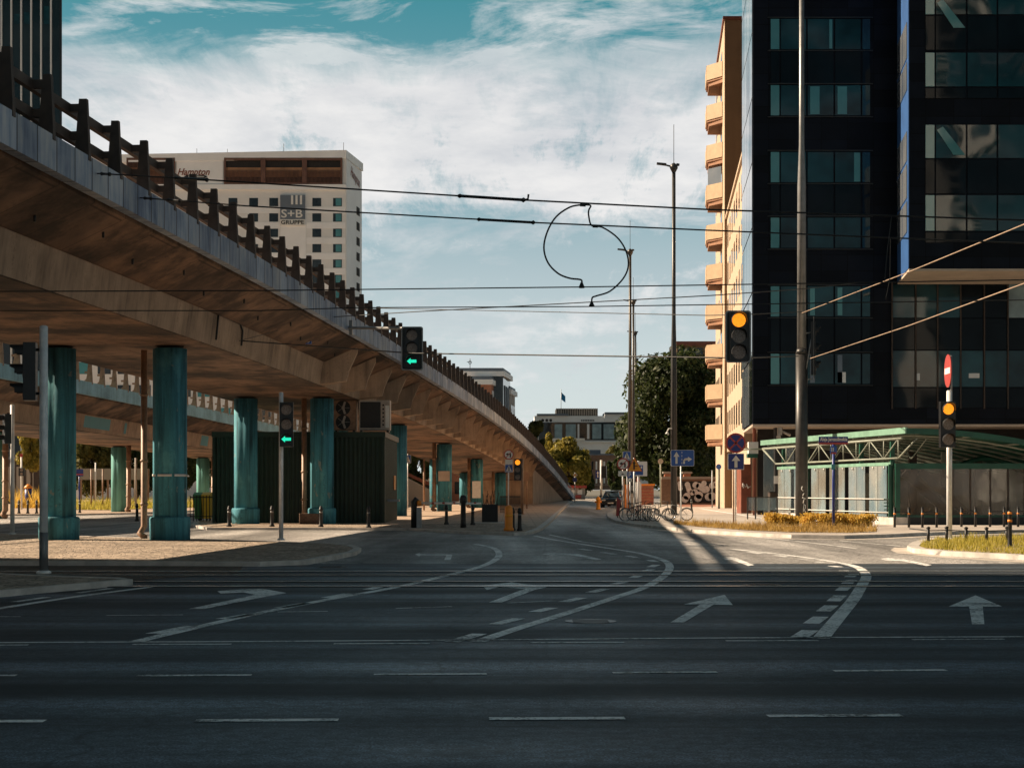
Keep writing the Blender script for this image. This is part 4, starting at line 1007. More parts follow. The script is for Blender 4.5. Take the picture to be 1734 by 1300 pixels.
# ================================================================== TRAFFIC SIGNALS
def V3(*a): return Vector(a)
def head(par, c, w, h, states, face=(0,-1,0), plate=False, lr=None, arrowdir=None, visor=True):
    """signal head centred at c, facing `face`; states listed from the top"""
    f = Vector(face).normalized(); sd = V3(0,0,1).cross(f).normalized(); up = V3(0,0,1); c = Vector(c)
    n = len(states); lr = lr or h/n*.36
    m = MB(); m.obox(c, sd*w/2, f*.11, up*h/2); hd = m.build('signal_housing', M['blackgloss'], par)
    if plate:
        pw, ph = plate
        def rr(w_, h_, r):
            pts = []
            for cx, cy, a0 in ((w_-r,h_-r,0),(-w_+r,h_-r,90),(-w_+r,-h_+r,180),(w_-r,-h_+r,270)):
                for k in range(5): a = math.radians(a0+k*22.5); pts.append((cx+r*math.cos(a), cy+r*math.sin(a)))
            return pts
        q = c+f*.02
        m = MB(); m.prism([q+sd*a+up*b for a, b in rr(pw/2, ph/2, .07)], f*.012); m.build('border', M['signback'], hd)
        m = MB(); m.prism([q+f*.013+sd*a+up*b for a, b in rr(pw/2-.035, ph/2-.035, .05)], f*.012); m.build('backboard', M['black'], hd)
    for i, s in enumerate(states):
        q = c+up*(h/2-h/n*(i+.5))+f*.112
        mt = {'off':'lens','amber':'glow_amber','green':'blackgloss'}[s if s in ('off','amber') else 'green']
        m = MB(); m.disc(q, lr, f, 22, .015); m.build('signal_lamp', M[mt], hd)
        if s == 'green':
            a = arrowdir or [(-.95,0),(-.25,.6),(-.25,.28),(.85,.28),(.85,-.28),(-.25,-.28),(-.25,-.6)]
            m = MB(); m.prism([q+f*.018+sd*(x*lr)+up*(y*lr) for x, y in a], f*.006); m.build('arrow_lamp', M['glow_green'], hd)
        if visor:
            m = MB(); vs = []
            for k in range(13):
                t = math.radians(-15+k*17.5); o = sd*math.cos(t)*lr*1.12+up*math.sin(t)*lr*1.12
                vs += [q+o, q+o+f*(.24 if 2 < k < 10 else .15)]
            m.add(vs, [(2*k,2*k+2,2*k+3,2*k+1) for k in range(12)], True); m.build('visor', M['black'], hd)
    return hd
def pole_tube(par, x, y, z0, z1, r, mat='steel', name='pole'):
    m = MB(); m.tube([(x,y,z0),(x,y,z1)], r, 12); m.lathe([(r*1.8,z0),(r*1.8,z0+.03),(r*1.15,z0+.06)], (x,y,0), 12); m.lathe([(r*1.05,z1),(r*.6,z1+.02)], (x,y,0), 12)
    return m.build(name, M[mat], par)
# nearest left signal: seen from behind its side, facing left
D = 30.; x = W(74,0,D)[0]
T = thing('traffic_signal', (x,D,0), 'grey signal pole nearest the camera on the left with a black head facing left', 'traffic light', 'pole-mounted traffic lights')
pole_tube(T, x, D, .1, H+(HY-553)*D/F, .076)
m = MB(); m.lathe([(.082,.1),(.082,.85)], (x,D,0), 12); m.build('dark_base_sleeve', M['mastgrey'], T)
hx = W(50,0,D)[0]; head(T, (hx, D+.05, H+(HY-629)*D/F), .3, 1.05, ('off','off','off'), (-1,-.15,0))
m = MB()
for z in (666, 592): m.bar((x,D,H+(HY-z)*D/F),(hx,D+.05,H+(HY-z)*D/F),.05,.05)
m.build('bracket_arm', M['black'], T)
D = 56.; x = W(21,0,D)[0]
T = thing('traffic_signal', (x,D,0), 'smaller grey signal pole at the left picture edge with a black head', 'traffic light', 'pole-mounted traffic lights')
pole_tube(T, x, D, .1, H+(HY-686)*D/F, .075)
head(T, (W(12,0,D)[0], D, H+(HY-726)*D/F), .3, 1.0, ('off','off','off'), (-.8,-.5,0))
m = MB(); m.bar((x,D,H+(HY-700)*D/F),(W(12,0,D)[0],D,H+(HY-700)*D/F),.05,.05); m.build('bracket_arm', M['black'], T)
D = gd(920.); x = W(476,0,D)[0]
T = thing('traffic_signal', (x,D,0), 'slim signal pole with a green left arrow at the tip of the cobbled island', 'traffic light', 'pole-mounted traffic lights')
pole_tube(T, x, D, .1, H+(HY-665)*D/F, .066)
head(T, (W(486.5,0,D)[0], D-.16, H+(HY-719)*D/F), .4, 1.32, ('off','off','green'), (0.1,-1,0))
m = MB()
for z in (690,748): m.bar((x,D,H+(HY-z)*D/F),(W(486,0,D)[0],D-.1,H+(HY-z)*D/F),.05,.05)
m.build('bracket_arm', M['black'], T)
D = 50.; x = W(1607.5,0,D)[0]
T = thing('traffic_signal', (x,D,0), 'signal pole with amber light and a no-entry sign on top at the right grass island', 'traffic light', 'pole-mounted traffic lights')
pole_tube(T, x, D, .1, H+(HY-662)*D/F, .085)
head(T, (W(1601,0,D)[0], D-.2, H+(HY-719)*D/F), .45, 1.38, ('amber','off','off'), (0.03,-1,0))
m = MB(); m.tube([(x+.06,D,H+(HY-690)*D/F),(x+.06,D,H+(HY-602)*D/F)], .03, 8); m.build('sign_post', M['steel_dull'], T)
nd = V3(-.998,.05,0).normalized(); zc = H+(HY-628)*D/F
m = MB(); m.disc(V3(x-.0,D,zc)+nd*.03, .5, nd, 28, .02); sp = m.build('no_entry_plate', M['red'], T)
sdv = V3(0,0,1).cross(nd)
m = MB(); m.obox(V3(x,D,zc)+nd*.055, sdv*.38, nd*.006, V3(0,0,.09)); m.build('white_bar', M['white'], sp)
# signal by the viaduct foot
D = 100.; x = W(884,0,D)[0]
T = thing('traffic_signal', (x,D,0), 'distant signal pole with an amber light beside the ramp wall', 'traffic light', 'pole-mounted traffic lights')
pole_tube(T, x, D, .1, H+(HY-777)*D/F, .09, 'pipe')
head(T, (W(876.5,0,D)[0], D-.2, H+(HY-795)*D/F), .42, 1.3, ('amber','off','off'))
# far white pole with signal
D = 150.; x = W(1018,0,D)[0]
T = thing('traffic_signal', (x,D,0), 'pale signal pole with a black head and a blue arrow sign by the hydrant', 'traffic light', 'pole-mounted traffic lights')
pole_tube(T, x, D, 0, H+(HY-779)*D/F, .1, 'white')
head(T, (W(1023,0,D)[0], D-.2, H+(HY-799)*D/F), .42, 1.1, ('off','off','off'), (.3,1,0))
D2 = D-.25; m = MB(); a0 = W(1008.5,810,D2); a1 = W(1016,796.5,D2); m.box(a0[0],a1[0],D2,D2+.02,a0[2],a1[2]); s = m.build('arrow_sign', M['blue_dark'], T)
m = MB(); cxs = (a0[0]+a1[0])/2; m.box(cxs-.04,cxs+.04,D2-.01,D2-.003,a0[2]+.1,a1[2]-.2); m.prism([(cxs-.12,D2-.003,a1[2]-.25),(cxs+.12,D2-.003,a1[2]-.25),(cxs,D2-.003,a1[2]-.06)], (0,-.008,0)); m.build('arrow', M['white'], s)
# side-on signal on the tall grey mast is built with the mast below

# ================================================================== TALL MASTS
proto = thing('lamp_mast', (0,0,0), 'x', 'lamp mast')
m = MB(); m.tube([(0,0,.1),(0,0,9.4),(0,0,11.6),(0,0,20.4)], [.19,.17,.115,.105], 12); m.lathe([(.3,.1),(.3,.14),(.21,.2)], (0,0,0), 12); m.build('pole', M['mast'], proto)
m = MB(); m.tube([(0,0,20.4),(0,0,23)], .018, 5); m.build('lightning_rod', M['wire'], proto)
m = MB(); m.lathe([(.11,20.2),(.24,20.45),(.22,20.62),(.05,20.75)], (0,0,0), 10); m.build('mast_cap', M['mast'], proto)
for dx, tilt in ((-1.,.06),(.32,-.02)):
    m = MB(); m.tube([(0,0,20.5),(dx*.5,-.05,20.62),(dx*.95,-.05,20.62+tilt)], [.06,.05,.04], 8)
    m.prism([(dx*.45,-.2,20.6),(dx*1.0,-.16,20.6+tilt),(dx*1.0,.12,20.6+tilt),(dx*.45,.16,20.6)], (0,0,.1)); m.build('luminaire', M['mast'], proto)
used = [False]
LG = 'lamp masts along the street'
for px, D, lab in ((1141,97,'tall dark lamp mast nearest the blue lane sign'),(1067,131.6,'dark lamp mast beside the hanging cable loop'),(1072.5,167,'third lamp mast close behind the mast by the cable loop'),(1076,200,'fourth lamp mast, its top below the third one'),(1078.5,241,'farthest and lowest lamp mast of the row')):
    place(proto, used, (W(px,0,D)[0], D, 0), 0, lab, LG)
LM0 = proto
m = MB(); x, y = 0, 0; m.tube([(0,-.1,5.0),(-.12,-.1,5.18),(-.3,-.1,5.18),(-.4,-.1,5.0)], .035, 8); m.lathe([(.02,5.0),(.1,4.92),(.1,4.86)], (-.4,-.1,0), 10); ORG[proto.name] = (0,0,0)
m.build('hooked_lamp', M['white'], proto)
m = MB(); m.box(-.1,.1,-.25,-.19,3.05,3.35); m.build('small_notice', M['white'], proto)
# tram mast in front of the dark block
D = 78.; x = W(1357.5,0,D)[0]
TM = thing('tram_mast', (x,D,0), 'thick grey tram mast with white scrawl in front of the dark office block', 'mast')
m = MB(); m.tube([(x,D,.1),(x,D,8.0)], [.3,.28], 16); m.lathe([(.3,8.0),(.22,8.25)], (x,D,0), 16); m.build('lower_tube', M['mast'], TM)
m = MB(); m.tube([(x,D,8.1),(x,D,15.9),(x,D,17.9),(x,D,27.5)], [.215,.2,.125,.11], 14); m.build('upper_tube', M['mastgrey'], TM)
m = MB()
def onm(u, py): a = (u)/.3; return V3(x+.305*math.sin(a), D-.305*math.cos(a), H+(HY-py)*D/F)
for pts in ([(-.02,823),(-.06,828),(.02,831)],[(.06,834),(.0,839)],[(-.02,842),(.14,844)],[(.06,843),(.02,852)],[(.06,852),(.02,866),(.12,860),(.13,855),(.06,854)],[(.05,861),(.14,867)],[(.06,869),(.07,870)]):
    m.tube([onm(a, b) for a, b in pts], .022, 5)
m.build('scrawl', M['white'], TM)
hx = W(1377,0,D)[0]
hd = head(TM, (hx, D-.05, H+(HY-590)*D/F), .42, 2.5, ('off','off','off'), (.98,-.2,0), (.85,2.9), .22)
m = MB()
for pz in (566, 603, 645): m.tube([(x,D,H+(HY-pz)*D/F),(hx-.06,D-.05,H+(HY-pz+4)*D/F)], .03, 6)
m.tube([(x+.05,D-.2,H+(HY-650)*D/F),(hx+.05,D-.1,H+(HY-545)*D/F)], .035, 6); m.build('bracket_arm', M['steel_dull'], TM)
# ================================================================== OVERHEAD SIGNALS AND WIRES
def wire(pts, r, label, mat='wire', sag=0., n=10, cat='cable'):
    P = [Vector(p) for p in pts]; out = []
    for i in range(len(P)-1):
        for k in range(n): t = k/n; q = P[i].lerp(P[i+1], t); q.z -= sag*4*t*(1-t); out.append(q)
    m = MB(); m.tube(out+[P[-1]], r, 6); return tag(m.build('overhead_cable', M[mat]), label, cat, 'overhead cables')
yA, yB = 28.4, 32.0
def fas(px, py): y = 32480/(1110.6-px); return V3(xr1(y), y, H+(HY-py)*y/F)
D = 40.; xs, zs1 = W(1250,0,D)[0], H+(HY-570)*D/F
OS = thing('overhead_signal', (xs, D, zs1-.6), 'hanging traffic light with amber lamp on a grey-edged backboard before the dark block', 'traffic light', 'hanging traffic lights')
head(OS, (xs,D,zs1), .42, 1.16, ('amber','off','off'), (0,-1,0), (.62,1.26), .165)
m = MB(); m.tube([(xs,D+.12,H+(HY-531)*D/F),(xs,D+.12,H+(HY-607)*D/F)], .025, 6); m.build('hanger', M['black'], OS)
D = 50.; x2, z2 = W(698,0,D)[0], H+(HY-590)*D/F
OS2 = thing('overhead_signal', (x2, D, z2-.7), 'hanging traffic light with green left arrow beside the viaduct parapet', 'traffic light', 'hanging traffic lights')
head(OS2, (x2,D,z2), .44, 1.18, ('off','off','green'), (0,-1,0), (.66,1.32), .16)
fa = fas(592, 555)
m = MB(); m.tube([fa+V3(-.02,0,0), V3(x2,D+.14,z2+.62)], .05, 8); m.tube([V3(x2,D+.13,z2+.66),V3(x2,D+.13,z2-.3)], .03, 6); m.obox(fa+V3(.05,0,0), V3(.06,0,0), V3(0,.12,0), V3(0,0,.28)); m.build('support_arm', M['mastgrey'], OS2)
wire([W(250,494,yA*1.0)[:1]+(yA,)+W(250,494,yA)[2:], W(-300,495,yA), ] if False else [W(-400,495,yA), W(440,492,yA), W(985,486,yA), W(1734,474,yA), W(2300,465,yA)], .011, 'upper of the two level contact wires over the tram tracks')
wire([W(-400,526,yB), W(440,526,yB), W(600,521,yB), W(1000,519,yB), W(1734,508,yB), W(2300,500,yB)], .011, 'lower level contact wire over the far tram track')
wa = [fas(165,294), W(340,304,31), W(890,339,yA), W(1200,355,yA), W(1734,373,yA), W(2300,385,yA)]
wb = [fas(237,335), W(420,349,34), W(905,377,yB), W(1200,390,yB), W(1734,412,yB), W(2300,428,yB)]
w1 = wire(wa, .016, 'upper thick cable running from the viaduct parapet to the right')
w2 = wire(wb, .016, 'second thick cable below the topmost, anchored on the parapet')
def insul(p, q, par):
    m = MB(); p, q = Vector(p), Vector(q); m.tube([p.lerp(q,t) for t in (0,.03,.06,.94,.97,1)], [.02,.04,.026,.026,.045,.02], 8); m.build('insulator', M['black'], par)
def wp(w, a, px):                                     # point on a cable polyline at this pixel column
    for p, q in zip(a[:-1], a[1:]):
        p, q = Vector(p), Vector(q); c = (px-CX)/F; t = (c*p.y-p.x)/((q.x-p.x)-c*(q.y-p.y))
        if -.001 <= t <= 1.001: return p.lerp(q, t)
insul(wp(w1,wa,775), wp(w1,wa,890), w1); insul(wp(w2,wb,808), wp(w2,wb,906), w2)
insul(wp(w1,wa,296), wp(w1,wa,352), w1); insul(wp(w1,wa,172), wp(w1,wa,186), w1); insul(wp(w2,wb,245), wp(w2,wb,256), w2); insul(wp(w2,wb,285), wp(w2,wb,305), w2)
q = wp(w1,wa,892); m = MB(); m.tube([q+V3(-.05,0,0),q+V3(.02,0,.02),q+V3(.03,0,.1)], .02, 6); m.build('clamp', M['black'], w1)
wire([W(560,537,60), W(700,528,52), W(1210,500,48), W(1362,489,60), W(1450,479,70)], .016, 'thin slanting span wire crossing the level wires')
wire([W(600,521,62), W(880,527,52), W(1198,534,44), W(1250,533,41), W(1360,528,77)], .013, 'thin span wire holding the top of the amber signal')
wire([gside(405,577), W(490,583,54), W(698,598,49.7), W(960,602,45), W(1250,606,40.2), W(1352,603,77)], .02, 'brown span wire passing the bottom of both hanging signals')
wire([W(1358,530,77.5), W(1540,460,60), W(1734,380,46), W(2100,215,32)], .017, 'sunlit upper span wire climbing right from the grey mast', 'wire_pale')
wire([W(1372,607,77.5), W(1540,551,60), W(1734,480,46), W(2100,340,32)], .017, 'sunlit lower span wire climbing right from the grey mast', 'wire_pale')
wire([W(1510,366,yA), W(1503,420,yA), W(1498,476,yA)], .008, 'short vertical dropper left of the blue strip')
wire([W(1508,402,yB), W(1507,470,yB), W(1500,507,yB)], .008, 'short vertical dropper between cable and contact wire')
wire([W(560,540,64), W(470,560,57), W(405,577,52)], .01, 'short cable under the viaduct edge')
# feeder loop between the two cables
m = MB()
def lp2(pts, D): 
    P = [Vector(W(a,b,D)) for a, b in pts]; out = []
    for i in range(len(P)-1):
        a,b,c,d = P[max(i-1,0)],P[i],P[i+1],P[min(i+2,len(P)-1)]
        for k in range(5):
            t = k/5; out.append(.5*((2*b)+(c-a)*t+(2*a-5*b+4*c-d)*t*t+(3*b-a-3*c+d)*t**3))
    return out+[P[-1]]
m.tube(lp2([(985,347),(965,351),(942,367),(927,392),(921,420),(928,445),(945,463),(964,471),(980,473),(985,475),(985,481)], 29.5), .016, 7)
m.tube(lp2([(985,347),(1000,348),(997,356),(997,366),(1002,382),(1020,385),(1045,402),(1060,425),(1064,450),(1055,472),(1033,493),(1010,501),(1003,504),(1002,513)], 31.5), .016, 7)
for px, py, D in ((985,482,29.5),(1002,514,31.5)):
    x, y, z = W(px,py,D); m.lathe([(.02,.04),(.035,.0),(.055,-.04),(.05,-.06)], (x,y,z), 10)
for px, py, D in ((987,347,29),(1008,383,31.8)):
    x, y, z = W(px,py,D); m.bar((x-.05,y,z),(x+.05,y,z-.004),.045,.05)
tag(m.build('feeder_loop', M['wire']), 'curling black feeder cable forming a loop against the sky', 'cable')
# ================================================================== SIGNS
def spost(name, px, D, ytop, label, cat='road sign', r=.035, mat='steel', z0=.1):
    x = W(px,0,D)[0]; t = thing(name, (x,D,0), label, cat); m = MB(); m.tube([(x,D,z0),(x,D,H+(HY-ytop)*D/F)], r, 8); m.build('post', M[mat], t); return t
def plate(par, name, D, px0, px1, py0, py1, mat, r=.03, border=None, bw=.02):
    a, b = W(px0,py1,D), W(px1,py0,D)
    def rr(g_): 
        x0,x1,z0,z1 = a[0]+g_, b[0]-g_, a[2]+g_, b[2]-g_; pts = []
        for cx, cz, a0 in ((x1-r,z1-r,0),(x0+r,z1-r,90),(x0+r,z0+r,180),(x1-r,z0+r,270)):
            for k in range(4): an = math.radians(a0+k*30); pts.append((cx+r*math.cos(an), cz+r*math.sin(an)))
        return pts
    m = MB(); m.prism([(x,D,z) for x,z in rr(0)], (0,.02,0)); o = m.build(name, M[border or mat], par)
    if border: m = MB(); m.prism([(x,D-.004,z) for x,z in rr(bw)], (0,.003,0)); m.build('sign_face', M[mat], o)
    return o
def mark(par, D, polys, mat, lift=.008, name='symbol'):
    m = MB()
    for pts in polys: m.prism([W(a,b,D-lift)[:1]+(D-lift,)+W(a,b,D-lift)[2:] for a, b in pts], (0,.003,0))
    return m.build(name, M[mat], par)
def stroke(p, q, w):
    d = Vector((q[0]-p[0], q[1]-p[1])).normalized(); n = Vector((-d.y, d.x))*w/2
    return [(p[0]+n.x,p[1]+n.y),(q[0]+n.x,q[1]+n.y),(q[0]-n.x,q[1]-n.y),(p[0]-n.x,p[1]-n.y)]
def ped(par, D, px0, px1, py0, py1):
    s = plate(par, 'crossing_sign', D, px0, px1, py0, py1, 'blue', .03, 'white', .02)
    cx, w, h = (px0+px1)/2, px1-px0, py1-py0
    mark(s, D, [[(cx-w*.38,py1-h*.14),(cx,py0+h*.1),(cx+w*.38,py1-h*.14)]], 'white')
    mark(s, D, [stroke((cx,py0+h*.36),(cx+.02*w,py0+h*.6),w*.1), stroke((cx,py0+h*.6),(cx-w*.1,py1-h*.2),w*.07), stroke((cx,py0+h*.6),(cx+w*.1,py1-h*.2),w*.07), stroke((cx-w*.1,py0+h*.5),(cx+w*.1,py0+h*.52),w*.06), stroke((cx-.3,py0+h*.26),(cx+.3,py0+h*.33),w*.1)], 'black', .013, 'figure')
def noleft(par, D, cx, cy, r):
    c = W(cx,cy,D); R_ = r*D/F
    m = MB(); m.disc(c, R_, (0,-1,0), 28, .01); s = m.build('no_left_turn_sign', M['red'], par)
    m = MB(); m.disc((c[0],c[1]-.011,c[2]), R_*.8, (0,-1,0), 28, .004); m.build('sign_face', M['white'], s)
    mark(s, D, [stroke((cx+r*.32,cy+r*.55),(cx+r*.32,cy-r*.12),r*.24), stroke((cx+r*.44,cy-r*.08),(cx-r*.25,cy-r*.08),r*.22), [(cx-r*.2,cy-r*.34),(cx-r*.62,cy-r*.08),(cx-r*.2,cy+r*.18)]], 'black', .022, 'arrow')
    mark(s, D, [stroke((cx-r*.6,cy+r*.6),(cx+r*.6,cy-r*.6),r*.13)], 'red', .03, 'bar')
# no stopping + one way
D = gd(893.); T = spost('no_stopping_sign', 1245.5, D, 735, 'round blue and red no-stopping disc above a blue arrow plate on the right verge')
m = MB(); xq = W(1242.5,0,D)[0]; m.tube([(xq,D+.05,.1),(xq,D+.05,H+(HY-745)*D/F)], .03, 8); m.build('post', M['pipe'], T)
c = V3(*W(1246,750,D-.06)); Rr = 17.*D/F
m = MB(); m.disc(c, Rr, (0,-1,0), 32, .01); s = m.build('no_stopping_plate', M['red'], T)
m = MB(); m.disc(c+V3(0,-.011,0), Rr*.82, (0,-1,0), 32, .004); m.build('sign_face', M['blue_dark'], s)
mark(s, D-.06, [stroke((1235.5,739.5),(1256.5,760.5),2.8), stroke((1256.5,739.5),(1235.5,760.5),2.8)], 'red', .022, 'cross')
s = plate(T, 'one_way_sign', D-.06, 1232.5, 1260, 767.5, 795, 'blue_dark', .03, 'white', .02)
mark(s, D-.06, [stroke((1246.3,791.5),(1246.3,779),5), [(1239,780),(1246.3,770.5),(1253.6,780)]], 'white', .01, 'arrow')
# blue lane sign
D = gd(888.); T = spost('lane_sign', 1153, D, 786, 'wide blue lane sign with straight and right-turn white arrows')
s = plate(T, 'lane_panel', D-.05, 1136, 1175.5, 761.5, 789, 'blue', .05, 'white', .015)
mark(s, D-.05, [stroke((1145.5,785),(1145.5,772),3.6), [(1140.5,773),(1145.5,764.5),(1150.5,773)], stroke((1158.2,785),(1158.4,779.5),3.2), stroke((1158,780.5),(1161,776.5),3.2), stroke((1160,777.4),(1166,777),3.4), [(1165,773),(1172,777.3),(1165,781.5)]], 'white', .01, 'arrow')
mark(s, D-.05, [stroke((1154.7,764+k*6),(1154.7,767.5+k*6),.8) for k in range(4)], 'white', .01, 'dash')
# yellow warning triangle + group around it
D = 80.; T = spost('warning_sign', 1073.8, D, 775, 'yellow warning triangle with a black side-road symbol near the bicycles')
a = [W(px,py,D-.06) for px, py in ((1062,798),(1088,798),(1074.5,773.5))]
m = MB(); m.prism(a, (0,.02,0)); s = m.build('triangle_plate', M['red'], T)
mark(s, D-.06, [[(1063.6,797),(1086.4,797),(1074.6,775.7)]], 'yellow', .006, 'sign_face')
mark(s, D-.06, [stroke((1073.8,794.5),(1073.8,784),2.8), [(1071.4,784.5),(1073.8,779.5),(1076.2,784.5)], stroke((1074,788.5),(1079.8,788.5),1.8)], 'black', .014)
D = 90.; T = spost('no_left_turn_post', 1054.5, D, 777, 'red-ringed no-left-turn disc over a white plate left of the yellow triangle')
noleft(T, D-.06, 1055, 785.5, 10.3)
s = plate(T, 'plate', D-.06, 1047, 1062, 797, 806, 'white'); mark(s, D-.06, [stroke((1052,804),(1056,802),1), stroke((1053,801.5),(1057,803.5),1)], 'black', .01)
D = 96.; T = spost('crossing_sign_post', 1062, D, 765, 'blue pedestrian crossing sign above the no-left-turn disc'); ped(T, D-.05, 1054.5, 1068.5, 764, 779)
D = 94.; T = spost('parking_sign', 1067, D, 797, 'blue parking sign with a white plate behind the triangle sign')
s = plate(T, 'parking_plate', D-.05, 1061.5, 1072, 798.5, 810, 'blue', .02, 'white', .015)
o = V3(*W(1064.5,807,D-.065)); m = MB(); m.text('P', o, V3(4.2*D/F,0,0), V3(0,0,6.5*D/F), .004); m.build('letter', M['white'], s)
plate(T, 'plate', D-.05, 1062.5, 1070, 810.5, 815.5, 'white', .02)
D = 105.; T = spost('info_board', 1081, D, 780, 'pale grey board with a blue corner panel behind the triangle sign', 'sign board', .06)
plate(T, 'board', D-.05, 1076, 1096, 781, 806, 'hotel_white', .03, 'white', .02); s = plate(T, 'blue_panel', D-.09, 1074, 1089, 787.5, 804, 'blue', .03)
mark(s, D-.09, [[(1085,789),(1087.5,789),(1087.5,793),(1085,793)]], 'white', .01)
# left island sign pair
D = 97.; T = spost('no_left_turn_post', 861, D, 768, 'no-left-turn disc and crossing sign stacked on one post before the ramp')
noleft(T, D-.06, 861.5, 769.5, 8.4); plate(T, 'plate', D-.06, 855.5, 868, 778, 785.5, 'white', .02); ped(T, D-.06, 855, 868.5, 786, 799.5)
D = 130.; T = spost('crossing_sign_post', 690.5, D, 768, 'small blue crossing sign glimpsed behind the shed corner'); ped(T, D-.05, 685.5, 696, 770, 784)
D = 130.; T = spost('round_sign', 892, D, 799, 'round sign seen from behind beside the ramp wall', 'road sign', .05, 'pipe'); m = MB(); m.disc(W(889.5,807,D-.05), 8*D/F, (0,-1,0), 24, .02); m.build('disc', M['pipe'], T)
D = 200.; T = spost('priority_sign', 973.5, D, 800, 'small yellow diamond above a round blue sign at the ramp foot', 'road sign', .06, 'white', 0)
m = MB(); cc = W(974,804,D-.1); r4 = 4*D/F; m.prism([(cc[0]-r4,cc[1],cc[2]),(cc[0],cc[1],cc[2]-r4),(cc[0]+r4,cc[1],cc[2]),(cc[0],cc[1],cc[2]+r4)], (0,-.03,0)); dm = m.build('diamond', M['white'], T)
m = MB(); r4 = 2.5*D/F; m.prism([(cc[0]-r4,cc[1]-.035,cc[2]),(cc[0],cc[1]-.035,cc[2]-r4),(cc[0]+r4,cc[1]-.035,cc[2]),(cc[0],cc[1]-.035,cc[2]+r4)], (0,-.01,0)); m.build('diamond_face', M['yellow'], dm)
m = MB(); m.disc(W(973.5,812,D-.1), 4*D/F, (0,-1,0), 18, .03); m.build('disc', M['blue_dark'], T)
# street-name sign on a blue post
D = gd(899.); T = spost('street_name_sign', 1411.5, D, 752, 'blue and red street-name sign on a blue post before the glazed shelter', 'street sign', .055, 'blue_dark')
s = plate(T, 'name_panel', D-.08, 1386.5, 1436, 739, 752.5, 'blue_dark', .02)
a, b = W(1386.5,752.4,D-.082), W(1436,749,D-.082); m = MB(); m.box(a[0],b[0],D-.086,D-.082,a[2],b[2]); m.build('red_strip', M['red'], s)
o = V3(*W(1389.5,747.9,D-.084)); m = MB(); m.text('street', o+V3(-.9*D/F,0,-.6*D/F), V3(46*D/F,0,0), V3(0,0,8.2*D/F), .004); m.build('street_lettering', M['white'], s)
s = plate(T, 'house_number_plate', D-.07, 1406, 1417, 755, 768.5, 'blue', .02)
a, b = W(1407,768.5,D-.072), W(1416,765.5,D-.072); m = MB(); m.box(a[0],b[0],D-.076,D-.072,a[2],b[2]); m.build('red_strip', M['red'], s)
mark(s, D-.07, [stroke((1408.5,757.5),(1408.5,764),1.2), stroke((1411,757.5),(1411,764),1.2)], 'white', .012)
plate(T, 'cyan_plate', D-.07, 1408, 1414, 786, 795, 'teal_block', .02)
# round sign at far right pavement, small posts
D = 140.; T = spost('round_sign', 1118.5, D, 778, 'pale round sign on a light post left of the tall lamp mast', 'road sign', .06, 'truss'); m = MB(); m.disc(W(1118.5,781,D-.1), 4.6*D/F, (0,-1,0), 20, .03); m.build('disc', M['hotel_band'], T)
D = 130.; T = spost('parking_post', 1217.5, D, 793, 'pale post with a small round blue sign in front of the graffiti wall', 'road sign', .09, 'truss'); m = MB(); m.disc(W(1217,790,D-.12), 4.5*D/F, (0,-1,0), 20, .03); m.build('disc', M['blue'], T)
D = 135.; spost('thin_post', 1206, D, 796, 'thin bare grey post in front of the graffiti wall', 'post', .05, 'steel_dull')
D = 120.; spost('thin_post', 718, D, 777, 'rusty bare post standing behind the barrier arm', 'post', .07, 'pipe')
# distant left-hand poles
D = 120.; T = spost('street_name_post', 134.5, D, 795, 'dark blue post with small red and blue name plates beside the left bollards', 'street sign', .06, 'blue_dark')
s = plate(T, 'name_panel', D-.06, 129.5, 141, 794, 806, 'blue_dark', .02); a, b = W(129.5,804,D-.062), W(141,802,D-.062); m = MB(); m.box(a[0],b[0],D-.068,D-.062,a[2],b[2]); m.build('red_strip', M['red'], s)
D = 125.; T = spost('signal_with_sign', 36.5, D, 770, 'white pole with a round red-rimmed sign far left under the golden tree', 'road sign', .07, 'white')
m = MB(); m.disc(W(36,770.5,D-.1), 3.*D/F, (0,-1,0), 18, .03); m.build('disc', M['red'], T)
head(T, (W(38.5,0,D)[0], D-.2, H+(HY-799)*D/F), .45, .6, ('off','off'), (0,-1,0), visor=False)
for px, yt, lb, mt in ((154.5,794,'rusty thin post left of the pale post beside the brown hoarding','pipe'),(162,783,'pale post behind the brown hoarding','white'),(174,794,'rusty thin post right of the pale post beside the brown hoarding','pipe'),(230,775,'tall grey concrete post right of the slim turquoise column','hotel_band')):
    spost('thin_post', px, 128., yt, lb, 'post', .06 if px < 200 else .09, mt)
# ================================================================== BOLLARDS, BARRIERS
proto = thing('bollard', (0,0,0), 'x', 'bollard')
m = MB(); m.lathe([(.11,.08),(.11,.14),(.075,.2),(.065,.76),(.085,.78),(.085,.82),(.06,.84),(.062,.9),(.03,.95)], (0,0,0), 14); m.build('post', M['black'], proto)
m = MB(); m.lathe([(.068,.66),(.068,.72)], (0,0,0), 14); m.build('band', M['mastgrey'], proto)
used = [False]; BGp = 'black bollards along the viaduct island'
for px, D, lab in ((388,68.,'black bollard left of the signal pole, first by the plinth'),(460.5,68.,'black bollard just left of the slim signal pole'),(543.5,67.5,'black bollard in front of the brick-patched column'),(624,66.,'black bollard before the shed wall at the shade edge'),(756,72.,'black bollard under the white barrier arm'),(800.5,71.,'black bollard left of the dark planter box'),(868.5,61.5,'black bollard hugging the orange bollard'),(880,61.,'black bollard right of the orange one at the road edge')):
    place(proto, used, (W(px,0,D)[0], D, 0), 0, lab, BGp)
